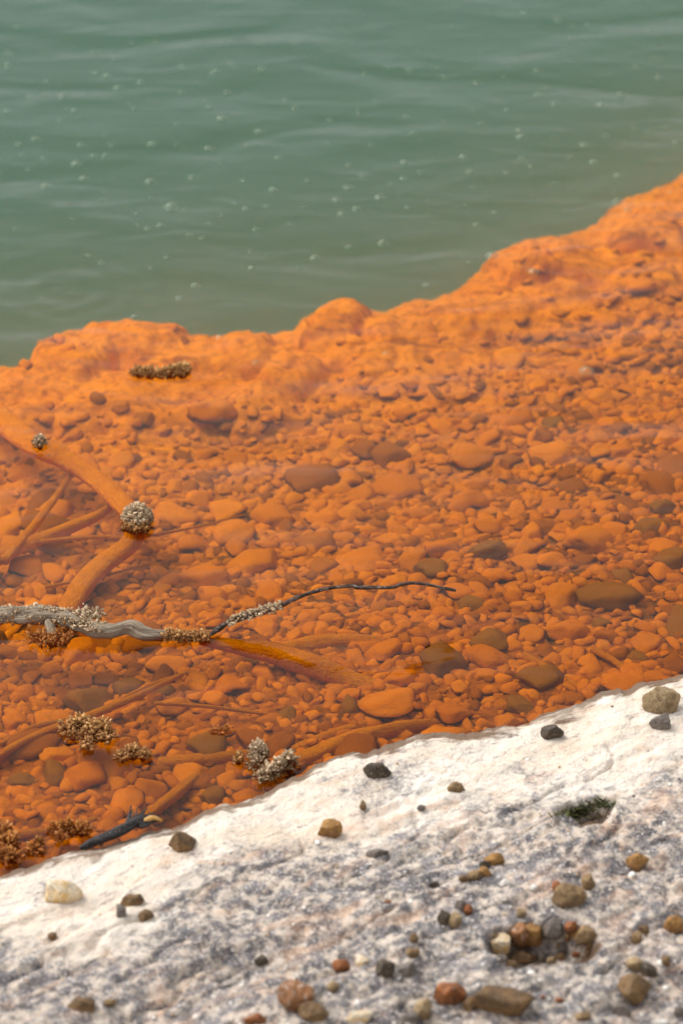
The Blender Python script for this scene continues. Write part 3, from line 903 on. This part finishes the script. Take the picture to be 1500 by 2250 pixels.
def sunken(rows, label, seed, name='sunken_branch', seg=16, rough=.12, mat=None, cat='sunken branch'):
    P = path_px(rows)
    o = tube_mesh(name, P, mat or MW, np.zeros(3), seg=seg, rough=rough, rf=18, seed=seed)[0]
    org = P[0, :3]
    V = np.empty(len(o.vertices) * 3, np.float32); o.vertices.foreach_get('co', V); V = V.reshape(-1, 3) - org; o.vertices.foreach_set('co', V.ravel().astype(np.float32))
    ob = link(name, o, None, org)
    return tag(ob, label, cat)
sunken([(440, 1408, -.012, 10), (520, 1420, -.018, 17), (600, 1436, -.025, 24), (680, 1462, -.032, 28), (760, 1492, -.05, 24), (840, 1520, -.058, 24), (900, 1545, -.06, 24), (948, 1562, -.066, 18)],
       'thick sunken orange limb slanting from the driftwood towards the white shore', 31, seg=24)
sunken([(610, 1432, -.055, 20), (720, 1412, -.06, 20), (820, 1412, -.06, 17), (900, 1425, -.062, 10), (990, 1436, -.065, 6)], 'sunken orange ridge of wood lying level below the twig arch', 32, seg=18)
sunken([(610, 1330, -.08, 10), (690, 1360, -.08, 10), (750, 1395, -.075, 8), (790, 1440, -.075, 5)], 'short sunken branch curving under the middle of the twig', 33)
sunken([(-60, 1255, -.07, 20), (40, 1205, -.07, 17), (130, 1168, -.065, 15), (200, 1140, -.065, 12), (245, 1112, -.07, 8)], 'sunken orange branch running from the left edge to the bent trunk', 34)
sunken([(10, 1232, -.065, 12), (60, 1175, -.06, 11), (110, 1110, -.065, 9), (155, 1045, -.07, 6)], 'thin sunken branch slanting up beside the bent trunk', 35)
sunken([(90, 1190, -.06, 6), (200, 1180, -.06, 5), (300, 1180, -.06, 4), (420, 1160, -.07, 3), (540, 1130, -.08, 2)], 'very thin sunken root passing under the crusted knob', 36)
sunken([(305, 1810, -.02, 13), (360, 1765, -.035, 14), (420, 1715, -.05, 13), (460, 1690, -.06, 11), (500, 1672, -.065, 8)], 'straight sunken branch rising towards the charred driftwood', 37)
sunken([(-60, 1700, -.032, 10), (60, 1625, -.03, 9), (180, 1580, -.03, 9), (300, 1530, -.032, 8), (400, 1482, -.036, 5)], 'long sunken root sweeping up above the brown crust clump', 38)
sunken([(-60, 1670, -.034, 6), (70, 1600, -.032, 6), (200, 1568, -.032, 5), (330, 1505, -.036, 4), (410, 1478, -.04, 3)], 'thinner sunken root beside the long sweeping one', 39)
sunken([(340, 1545, -.032, 4.5), (430, 1550, -.03, 4.5), (520, 1560, -.03, 4.5), (600, 1572, -.034, 3)], 'thin straight sunken stick with tapering ends in the middle of the shallows', 40)
sunken([(560, 1700, -.035, 16), (680, 1665, -.035, 19), (780, 1625, -.035, 20), (880, 1598, -.035, 16), (955, 1588, -.045, 10)], 'broad orange sunken log hugging the white shore', 41, seg=20, rough=.2)
sunken([(640, 1650, -.04, 12), (720, 1618, -.04, 13), (800, 1592, -.045, 10), (850, 1560, -.05, 6)], 'sunken branch lying above the log that hugs the shore', 42)
sunken([(-60, 1850, -.03, 12), (60, 1832, -.03, 11), (150, 1818, -.03, 10), (210, 1800, -.035, 8)], 'sunken stick by the crust clumps at the lower left edge', 43)
sunken([(350, 1680, -.055, 15), (430, 1672, -.05, 17), (520, 1660, -.05, 12), (580, 1650, -.055, 8)], 'stubby sunken log behind the pale crust clump', 44)
sunken([(1300, 1425, -.045, 9), (1350, 1455, -.045, 8), (1385, 1485, -.04, 6)], 'short sunken stick close to the right shore', 45)
sunken([(1150, 1440, -.05, 10), (1210, 1475, -.05, 9), (1270, 1510, -.045, 8)], 'short sunken stick lying against the dark mottled slab', 46)
sunken([(100, 1290, -.08, 4), (240, 1262, -.08, 3), (330, 1240, -.08, 2)], 'hair-thin sunken root under the lower bend of the trunk', 47)

# free crusted clumps breaking the surface
def clump(px, py, label, blobs, mat, n, length, width):
    o = empty('crust_clump', at(px, py, 0)); tag(o, label, 'crust clump')
    org = at(px, py, 0)
    return o, org
def simple_clump(px, py, label, blobs, mat, width=.0021, length=.007):
    """blobs: dx, dy, rx, ry, hz, n  -> one mesh"""
    org = at(px, py, 0)
    Vs_, Fs_, Ts_ = [], [], []; off_ = 0
    for (dx, dy, rx, ry, hz, n) in blobs:
        c = at(px + dx, py + dy, 0); s = mpp(px, py)
        pts, nrm = [], []
        for _ in range(n):
            a = rng.uniform(0, 2 * np.pi); e = math.asin(rng.uniform(-.3, 1))
            dv = np.array([math.cos(a) * math.cos(e), math.sin(a) * math.cos(e), math.sin(e)])
            pts.append(c + dv * [rx * s, ry * s, hz]); nrm.append(dv + [0, 0, .3])
        V, F, tip = knobs(pts, nrm, length, width, rng)
        D, F0 = ico(2)
        B = D * [rx * s * .95, ry * s * .95, hz * .95] + c - [0, 0, .003]
        Vs_ += [V, B]; Fs_ += [F + off_, F0 + off_ + len(V)]; Ts_ += [tip, np.full(len(D), .05)]
        off_ += len(V) + len(B)
    o = link('crust_clump', new_mesh('crust_clump', np.vstack(Vs_) - org, np.vstack(Fs_), mat, False, {'tip': np.concatenate(Ts_)}), None, org)
    return tag(o, label, 'crust clump')
simple_clump(355, 820, 'long ridge of brown mineral crust floating like a caterpillar by the green water', [(-48, 0, 11, 10, .008, 120), (-25, 2, 13, 9, .008, 120), (0, 3, 13, 8, .007, 120), (22, 0, 13, 10, .009, 120), (45, -3, 14, 11, .012, 160)], M_CR, .0015, .007)
simple_clump(192, 1615, 'largest brown branching crust clump standing in the lower left shallows', [(-40, -12, 10, 8, .008, 80), (-15, -18, 13, 10, .012, 120), (5, 5, 13, 13, .010, 120), (35, -8, 13, 10, .014, 120), (15, -5, 13, 13, .012, 100), (45, 10, 8, 8, .006, 50), (0, 25, 6, 8, .004, 50), (-30, 5, 10, 6, .004, 40)], M_CR, .0015, .010)
simple_clump(292, 1662, 'small brown crust clump just right of the largest brown one', [(-22, 5, 7, 6, .006, 70), (0, -5, 10, 7, .010, 100), (22, 0, 8, 6, .008, 80)], M_CR, .0015, .008)
simple_clump(524, 1672, 'tiny brown crust tuft left of the pale crust clump', [(0, 0, 6, 5, .006, 60)], M_CR, .0015, .006)
simple_clump(568, 1672, 'pale whitish crust clump standing in water near the white shore', [(0, -8, 11, 10, .022, 220), (-4, 8, 11, 10, .006, 80)], M_CG, .0015, .009)
simple_clump(612, 1696, 'double-ridged tan crust clump touching the white shore', [(-18, 6, 8, 6, .010, 90), (0, -4, 8, 6, .014, 90), (22, -16, 10, 6, .018, 100), (-38, 14, 8, 6, .004, 70)], M_CG, .0015, .009)
simple_clump(155, 1826, 'orange crust clump in the water left of the charred wood', [(-30, -2, 10, 6, .006, 90), (-5, -4, 10, 6, .010, 110), (25, 2, 10, 6, .008, 90), (-20, 18, 6, 5, .003, 40), (32, -8, 5, 5, .008, 40)], M_CO, .0015, .008)
simple_clump(14, 1858, 'tall orange crust clump at the lower left edge', [(-8, -25, 13, 10, .014, 140), (5, 0, 14, 10, .012, 160), (-8, 22, 16, 10, .008, 140), (12, 28, 10, 6, .008, 80)], M_CO, .0015, .010)
simple_clump(78, 1868, 'low orange crust clump between the edge clump and the shore', [(0, 0, 11, 5, .006, 90), (8, -10, 5, 4, .010, 40)], M_CO, .0015, .007)
simple_clump(484, 1605, 'faint rusty crust patch just under the surface above the dark oval stone', [(0, 0, 16, 8, .0, 120)], M_CO, .0018, .002)

# charred frayed driftwood on the brink
M_CH = mat_pebble('charred_wood', (.010, .010, .012), (.022, .020, .024), (.05, .045, .045), .6, 90)
M_YW = mat_pebble('yellow_wood', (.62, .30, .05), (.70, .45, .16), (.4, .18, .04), .6, 90)
oc = shore_at(265, 1838); 
ch = tag(empty('charred_driftwood', oc), 'black charred piece of wood with frayed end lying on the brink of the shore', 'driftwood')
def shore_path(rows):
    out = []
    for (a, b, z, hw) in rows:
        q = at(a, b, z); out.append((q[0], q[1], z, hw * mpp(a, b, z)))
    return np.array(out)
me, info_c = tube_mesh('body', shore_path([(178, 1864, .012, 5), (205, 1850, .024, 10), (240, 1836, .030, 12), (275, 1821, .036, 11), (300, 1806, .040, 9), (322, 1793, .042, 5)]), M_CH, oc, seg=20, rough=.3, rf=25, seed=61)
link('body', me, ch)
for i in range(20):
    a0 = rng.uniform(272, 310); b0 = 1812 + rng.uniform(-10, 6)
    a1 = a0 + rng.uniform(15, 58); b1 = b0 - rng.uniform(12, 34)
    if i % 4 == 0: a1 = a0 + rng.uniform(-2, 14); b1 = b0 - rng.uniform(30, 42)
    me, _ = tube_mesh('splinter', shore_path([(a0, b0, .036, 4.5), ((a0 + a1) / 2, (b0 + b1) / 2 + 2, .041, 3), (a1, b1, .044, .9)]), M_CH, oc, seg=8, n=5, rough=.35, rf=60, seed=70 + i)
    link('splinter', me, ch)
me, _ = tube_mesh('splinter', shore_path([(318, 1802, .045, 4), (336, 1797, .048, 6), (356, 1803, .044, 3)]), M_YW, oc, seg=8, n=5, rough=.3, rf=60, seed=90)
o = link('splinter', me, ch); o['label'] = 'yellow splintered tip'

# ------------------------------------------------------------------ stones on the shore
PM = {
 'brown': mat_pebble('brown_rock', (.105, .055, .020), (.23, .125, .042), (.040, .024, .012)),
 'dark': mat_pebble('dark_rock', (.040, .028, .018), (.085, .056, .032), (.020, .014, .010)),
 'tan': mat_pebble('tan_rock', (.30, .185, .080), (.155, .088, .034), (.075, .042, .018)),
 'pale': mat_pebble('pale_tan_rock', (.42, .30, .155), (.22, .135, .060), (.08, .05, .025)),
 'grey': mat_pebble('grey_rock', (.115, .092, .078), (.19, .155, .125), (.05, .04, .034)),
 'ochre': mat_pebble('ochre_rock', (.38, .19, .038), (.20, .085, .018), (.07, .034, .012)),
 'rust': mat_pebble('rust_rock', (.34, .095, .010), (.13, .042, .009), (.05, .022, .010), .4),
 'cream': mat_pebble('cream_rock', (.78, .68, .52), (.62, .38, .13), (.5, .4, .3)),
 'mixed': mat_pebble('mixed_rust_rock', (.33, .13, .035), (.15, .062, .020), (.62, .56, .50), .45, 45),
 'white': mat_pebble('white_rock', (.82, .78, .72), (.62, .55, .47), (.36, .32, .29)),
}
SG = 'loose stones on the white shore'
SHORE_STONES = [
 (1456, 1543, 46, 38, 'pale', 'big tan rock resting against a small grey stone near the right edge of the shore', .15),
 (1453, 1588, 28, 19, 'grey', 'small grey stone tucked in front of the big tan rock', 0),
 (1211, 1611, 27, 21, 'dark', 'dark pyramid-shaped stone alone on white crust above the others at right', 0),
 (829, 1694, 32, 22, 'dark', 'dark grey faceted stone closest to the middle of the water edge', 0),
 (1002, 1735, 21, 15, 'tan', 'small tan nugget alone on the cream crust', 0),
 (724, 1832, 28, 22, 'ochre', 'rusty brown blocky stone alone on the cream crust', .1),
 (400, 1852, 33, 26, 'brown', 'dark brown blunt stone beside the charred wood', .3),
 (346, 1816, 13, 12, 'grey', 'small grey pebble at the tip of the charred wood', 0),
 (828, 1876, 26, 14, 'grey', 'flat grey stone half sunk in white crust', 0),
 (1087, 1887, 24, 17, 'ochre', 'upper ochre stone of the little slanting chain', .3),
 (1065, 1898, 13, 10, 'dark', 'dark pebble wedged in the ochre chain', 0),
 (1063, 1915, 17, 14, 'ochre', 'middle ochre stone of the little slanting chain', 0),
 (1043, 1923, 17, 13, 'tan', 'tan stone towards the lower end of the slanting chain', 0),
 (1020, 1931, 14, 9, 'brown', 'brown flat pebble at the lower end of the slanting chain', 0),
 (954, 1941, 12, 10, 'dark', 'small round dark pebble left of the slanting chain', 0),
 (851, 1979, 9, 6, 'rust', 'tiny rust red pebble below the half-sunk grey stone', 0),
 (1401, 1892, 26, 22, 'ochre', 'glossy brown stone with a pale spot alone at right', .6),
 (1248, 1975, 40, 29, 'tan', 'large tan faceted stone with a reddish corner at right', -.1),
 (1222, 1962, 12, 12, 'rust', 'reddish chip against the large tan faceted stone', 0),
 (1292, 1943, 17, 19, 'tan', 'small tan pebble above the large faceted one', 0),
 (1000, 2028, 17, 19, 'pale', 'pale round stone in the pair left of the hollow', 0),
 (977, 2023, 18, 19, 'dark', 'darker stone touching the pale round one left of the hollow', 0),
 (1012, 2001, 15, 15, 'grey', 'grey pebble above the pair left of the hollow', 0),
 (1028, 2006, 11, 15, 'rust', 'rust red chip beside the grey pebble left of the hollow', 0),
 (292, 1980, 31, 16, 'brown', 'flat brown stone topping the group of three', -.2),
 (266, 2012, 13, 18, 'grey', 'grey upright pebble of the group of three', 0),
 (321, 2007, 17, 17, 'brown', 'brown chunky pebble of the group of three', 0),
 (132, 1964, 50, 27, 'cream', 'large cream and yellow stone embedded in the crust', .05),
 (116, 2055, 11, 10, 'brown', 'small round brown pebble below the cream stone', 0),
 (576, 2102, 17, 15, 'dark', 'single dark pebble in the grey crust left of centre', .4),
 (752, 2112, 22, 16, 'rust', 'bright orange pebble in the row near the bottom', 0),
 (797, 2112, 17, 13, 'cream', 'cream pebble next to the bright orange one', 0),
 (909, 2073, 11, 11, 'brown', 'tiny brown pebble above the short vertical row', 0),
 (907, 2108, 15, 13, 'tan', 'tan pebble in the middle of the short vertical row', 0),
 (845, 2141, 22, 23, 'dark', 'dark mottled stone at the lower left of the vertical row', 0),
 (896, 2140, 20, 17, 'grey', 'grey mottled stone at the foot of the vertical row', 0),
 (185, 2217, 34, 18, 'brown', 'long dark brown stone touching a tan chip at the lower left', .1),
 (240, 2208, 18, 10, 'tan', 'tan chip at the end of the long dark brown stone', -.3),
 (655, 2195, 42, 42, 'mixed', 'tall rusty and white lumpy rock at the bottom edge', .7),
 (690, 2238, 34, 22, 'brown', 'brown rock behind the foot of the rusty lumpy rock', 0),
 (560, 2244, 26, 14, 'rust', 'rust pebble cut by the bottom edge left of the lumpy rock', 0),
 (732, 2173, 14, 14, 'pale', 'pale pebble right of the rusty lumpy rock', 0),
 (985, 2190, 38, 28, 'rust', 'glossy rust orange rock touching the largest brown block', -.1),
 (930, 2223, 22, 26, 'pale', 'upright pale tan stone left of the glossy rust rock', .3),
 (905, 2238, 18, 16, 'grey', 'grey stone at the foot of the upright pale tan one', 0),
 (1100, 2210, 74, 38, 'brown', 'largest brown blocky rock at the bottom edge', .04),
 (1036, 2205, 22, 20, 'brown', 'brown stone filling the gap between rust rock and largest block', 0),
 (1481, 2036, 23, 24, 'ochre', 'ochre lump at the right edge', .2),
 (1398, 2059, 13, 16, 'tan', 'tan half of the small brown pair right of the hollow', 0),
 (1415, 2048, 13, 12, 'brown', 'dark half of the small brown pair right of the hollow', 0),
 (1397, 2124, 23, 19, 'pale', 'yellowish stone leaning on a dark one at the lower right', 0),
 (1425, 2143, 20, 16, 'dark', 'dark stone under the yellowish one at the lower right', 0),
 (1462, 2121, 12, 13, 'brown', 'small brown pebble right of the yellowish stone', 0),
 (1394, 2172, 32, 34, 'brown', 'brown wedge-shaped rock at the lower right', .9),
 (1366, 2214, 21, 17, 'grey', 'round grey pebble with a rusty mark below the wedge rock', 0),
 (1229, 2196, 11, 6, 'rust', 'tiny rust chip right of the largest block', 0),
 (1191, 2194, 5, 5, 'rust', 'tiniest rust grain right of the largest block', 0),
 (1144, 2010, 13, 12, 'pale', 'pale pebble on the upper rim of the hollow', 0),
 (1097, 2094, 25, 23, 'cream', 'white and ochre stone at the left end of the hollow', 0),
 (1140, 2080, 28, 28, 'mixed', 'brown and white speckled stone in the hollow', 0),
 (1170, 2075, 26, 27, 'ochre', 'ochre brown stone in the middle of the hollow', 0),
 (1150, 2106, 30, 14, 'brown', 'low brown stone at the front of the hollow', 0),
 (1212, 2066, 25, 26, 'grey', 'purple grey stone standing in the hollow', 0),
 (1234, 2094, 15, 13, 'grey', 'small grey stone before the purple grey one in the hollow', 0),
 (1189, 2105, 12, 14, 'grey', 'small upright pebble at the front of the hollow', 0),
 (1210, 2114, 11, 10, 'pale', 'tiny pale pebble at the front lip of the hollow', 0),
 (1252, 2062, 15, 16, 'rust', 'red-topped pebble at the right of the hollow', 0),
 (1284, 2079, 28, 22, 'tan', 'orange tan rough stone at the right end of the hollow', 0),
 (1150, 2048, 18, 12, 'dark', 'dark stone at the back of the hollow', 0),
 (790, 2244, 30, 14, 'cream', 'cream stone cut by the bottom edge', 0),
 (1452, 2244, 22, 9, 'white', 'white pebble cut by the bottom edge near the right', 0),
 (1492, 2222, 14, 12, 'grey', 'greenish grey pebble at the lower right corner', 0),
 (1280, 2240, 18, 12, 'tan', 'tan pebble by the bottom edge between the big rocks', 0),
 (1110, 1940, 14, 10, 'white', 'small white nodule right of the ochre chain', 0),
 (1172, 1962, 9, 8, 'white', 'tiny white nodule left of the large faceted stone', 0),
 (925, 1779, 10, 8, 'grey', 'small grey bump on the cream crust', 0),
 (797, 1776, 8, 12, 'tan', 'small tan chip on the cream crust', 0),
]
_rg = np.random.RandomState(88)
for k in range(26):
    SHORE_STONES.append((1085 + 225 * _rg.rand(), 2062 + 54 * _rg.rand(), _rg.uniform(6, 13), _rg.uniform(6, 11), ['brown', 'ochre', 'tan', 'grey', 'rust', 'brown'][_rg.randint(6)],
                         'small angular fragment of the brown rubble heaped in the hollow', 0))
for i, (a, b, hw, hh, mt, lab, rz) in enumerate(SHORE_STONES):
    rg = np.random.RandomState(500 + i)
    c = shore_at(a, b + hh * .55)
    dist = math.sqrt(c[0] ** 2 + c[1] ** 2 + (CAM_H - c[2]) ** 2)
    s = dist / 2250 * .36
    el = math.atan2(CAM_H - c[2], c[1])
    rw = hw * s
    # apparent half height = |y|*sin(el) and z*cos(el) combined
    ry = hh * s * .85; rz_ = hh * s * .95
    V, F = stone_shape(4 if hw > 14 else 3, rg, planes=rg.randint(6, 9), p=rg.uniform(50, 110), rough=.045, aspect=(1, 1, 1), chips=4)
    V = V / np.abs(V).max(axis=0)
    V = V * [rw, ry, rz_]
    # fine grain
    V += (V / np.linalg.norm(V, axis=1)[:, None]) * (.035 * rw * fbm(V[:, 0] / rw * 5, V[:, 1] / rw * 5, V[:, 2] / rw * 5, octaves=3, seed=i))[:, None]
    me = new_mesh('shore_stone', V, F, PM[mt])
    o = link('shore_stone', me)
    z0 = float(np.mean(shore_h(c[0] + rw * .5 * np.array([-1, 0, 1, 0, 0]), c[1] + ry * .3 + ry * .5 * np.array([0, -1, 0, 1, 0]), True)))
    o.location = (c[0], c[1] + ry * .3, z0 + rz_ * .72)
    if lab.startswith('flat grey stone half'): o.location.z = z0 + rz_ * .25
    o.rotation_euler = (rg.normal() * .12, rz, 0)
    tag(o, lab, 'stone', SG)

# coarse grit on the shore: countless
Vs, Fs = [], []; off = 0
rg = np.random.RandomState(77)
D1, F1 = ico(1)
for k in range(3600):
    x = rg.uniform(-.85, .85); s_ = rg.uniform(.03, 1.2) ** .9
    y = float(y_shore(x)) - s_
    if rg.rand() > .15 + .85 * sstep(.15, .6, s_ ): continue
    r = rg.uniform(.0009, .0026) * (1 + 1.2 * (rg.rand() > .95))
    B = D1 * [r * rg.uniform(.8, 1.4), r, r * rg.uniform(.5, .9)] * (1 + .2 * rg.normal(size=(len(D1), 1)))
    Vs.append(B @ rotm(0, 0, rg.uniform(0, 6)).T + [x, y, 0]); Fs.append(F1 + off); off += len(B)
V = np.vstack(Vs); cen = V.reshape(-1, len(D1), 3).mean(axis=1)
zc = shore_h(cen[:, 0], cen[:, 1]); V[:, 2] += np.repeat(zc, len(D1)) + .0005
mg = M('shore_grit'); gi = mg.n('NewGeometry')
mg.principled(mg.ramp(gi.outputs['Random Per Island'], [(0, (.82, .77, .70)), (.35, (.60, .52, .45)), (.6, (.30, .27, .26)), (.8, (.45, .30, .16)), (.93, (.12, .10, .09)), (1, (.80, .76, .72))], 'CONSTANT'), .7)
tag(link('shore_grit', new_mesh('shore_grit', V, np.vstack(Fs), mg.m, True)), 'loose pale grit and crumbs strewn over the shore', 'grit', kind='stuff')

# moss in the small hollow
rg = np.random.RandomState(5)
mm = M('moss_green'); gi = mm.n('NewGeometry')
mm.principled(mm.ramp(gi.outputs['Random Per Island'], [(0, (.06, .08, .02)), (.5, (.13, .13, .045)), (1, (.035, .045, .015))]), .8)
Vs, Fs = [], []; off = 0
for k in range(420):
    a = 1275 + rg.normal() * 24; b = 1786 + rg.normal() * 6 + (a - 1275) * -.10
    if k % 5 == 0: a = 1325 + rg.normal() * 10; b = 1775 + rg.normal() * 3
    c = shore_at(a, b); h_ = rg.uniform(.004, .010); wd = .0012
    d = np.array([rg.normal() * .006, rg.normal() * .006, h_]); sd_ = np.array([rg.normal(), rg.normal(), 0]); sd_ /= np.linalg.norm(sd_)
    z0 = float(shore_h(c[0], c[1])); c[2] = z0 - .001
    Vs.append(np.array([c - sd_ * wd, c + sd_ * wd, c + d * .6 + sd_ * wd, c + d, c + d * .6 - sd_ * wd])); Fs.append(np.array([[0, 1, 2], [0, 2, 4], [4, 2, 3]]) + off); off += 5
tag(link('moss', new_mesh('moss', np.vstack(Vs), np.vstack(Fs), mm.m, True)), 'olive green moss tuft growing in the small dark crevice of the white shore', 'moss', kind='stuff')

# ------------------------------------------------------------------ bubbles
D, F0 = ico(3)
def bubble_mesh(seed):
    rg = np.random.RandomState(seed)
    seg, rings = 20, 8
    V, F = [], []
    # dome + spreading meniscus
    prof = [(math.cos(t), math.sin(t) * .82) for t in np.linspace(math.pi / 2, 0.12, rings)] + [(1.06, .05), (1.18, .015), (1.4, .001)]
    for (r_, z_) in prof:
        for j in range(seg):
            a = 2 * math.pi * j / seg
            V.append((r_ * math.cos(a), r_ * math.sin(a), z_))
    for i in range(len(prof) - 1):
        for j in range(seg):
            F.append((i * seg + j, (i + 1) * seg + j, (i + 1) * seg + (j + 1) % seg, i * seg + (j + 1) % seg))
    return new_mesh('bubble', np.array(V), np.array(F), MBU)
BM = bubble_mesh(1)
BUB = [(376, 455, 12, 'largest bubble in the left half of the green water'), (841, 535, 10, 'big bubble alone near the middle of the green-orange boundary'), (692, 568, 9, 'bubble left of the big one near the green-orange boundary'),
       (1080, 562, 11, 'bubble riding on the outer corner of the orange shelf'), (429, 628, 8, 'bubble nearest the orange shelf edge at left, above its twin'), (395, 656, 7, 'bubble just below its twin near the orange shelf edge at left'),
       (1287, 815, 12, 'large faint bubble over the orange shelf at right'), (1171, 597, 9, 'bubble over the orange shelf just below its upper edge'), (484, 742, 8, 'bubble over the left orange mound near the crust ridge'),
       (847, 778, 6, 'small bubble over the orange shelf near centre'), (562, 797, 6, 'small bubble between crust ridge and shelf centre'), (295, 697, 6, 'small bubble on top of the left orange mound'),
       (937, 628, 7, 'bubble just off the orange shelf edge near centre'), (1030, 578, 4, 'tiny bubble beside the outer corner of the orange shelf')]
REST = [(833,436,9),(784,461,8),(751,471,8),(765,413,8),(739,439,7),(600,418,8),(885,394,7),(889,357,8),(1018,346,8),(1031,379,7),(1145,303,9),(1140,288,7),(1303,357,8),(1281,320,8),(1319,231,8),(1364,207,8),(1180,157,8),(1180,211,7),(1219,229,7),(1448,172,7),(1225,46,7),(1151,30,6),(330,400,9),(184,394,8),(167,361,9),(101,409,8),(335,317,9),(79,306,8),(178,319,7),(488,262,9),(571,289,9),(458,327,7),(473,159,8),(402,148,7),(260,194,8),(140,212,8),(164,244,6),(235,167,7),(19,146,8),(575,152,7),(610,349,6),(422,392,7),(544,320,6),(797,388,7),(1357,387,8),(1355,443,9),(1378,463,7),(1046,494,7),(553,590,7),(766,544,6),(352,495,7),(325,503,6),(95,655,4),(366,566,5),(223,578,5),(195,562,5),(416,517,6),(444,524,6),(562,505,6),(539,459,6),(535,398,5),(675,398,5),(765,364,6),(895,458,6),(1086,468,5),(1146,349,7),(1112,380,5),(1166,366,5),(1330,298,6),(1250,346,5),(1217,402,4),(907,294,6),(893,257,6),(860,405,5),(814,320,4),(717,317,4),(725,264,5),(649,240,4),(627,222,5),(500,205,6),(399,205,5),(310,181,7),(296,238,5),(232,343,6),(205,343,5),(133,268,5),(245,319,5),(233,299,4),(41,318,5),(96,350,5),(62,373,4),(66,214,5),(101,209,5),(102,180,4),(16,245,5),(19,118,6),(208,161,6),(210,114,5),(290,94,4),(345,90,4),(509,140,5),(573,97,4),(648,96,5),(705,98,4),(800,164,5),(850,150,4),(899,155,6),(974,172,5),(1046,184,6),(960,150,4),(923,116,4),(1022,132,4),(1082,104,4),(1105,171,4),(1201,192,4),(1290,55,5),(1257,86,4),(1395,150,5),(1439,130,4),(1483,314,6),(1421,291,5),(1394,283,4),(1113,243,5),(1040,245,4),(978,267,4),(788,250,4),(824,225,4),(1056,272,4),(461,237,5),(482,362,4),(516,447,4),(486,475,4),(585,455,5),(638,494,4),(460,492,4),(302,496,4),(160,482,4),(34,505,4),(331,590,4),(658,588,4),(551,553,4),(923,381,5),(936,441,3),(1036,413,4),(1175,434,3),(820,640,2),(254,130,4),(38,60,4),(140,40,3),(430,40,3),(460,17,3)]
def add_bubble(a, b, r, lab, grp):
    o = link('bubble', BM); c = at(a, b, 0); s = mpp(a, b) * r * 1.0
    o.location = (c[0], c[1], .0006); o.scale = (s, s, s * random.uniform(.8, 1.05)); o.rotation_euler = (0, 0, random.uniform(0, 6))
    tag(o, lab, 'bubble', grp)
for (a, b, r, lab) in BUB: add_bubble(a, b, r, lab, 'gas bubbles on the pool')
for (a, b, r) in REST:
    add_bubble(a, b, r, ('bubble of fair size afloat among many on the open green water' if r >= 6 else 'small round bubble afloat among many on the open green water'), 'gas bubbles on the pool')
for k in range(110):
    a, b = random.uniform(0, 1500), random.uniform(0, 480)
    add_bubble(a, b, random.uniform(2.0, 3.6), 'minute speck-like bubble on the open green water', 'gas bubbles on the pool')
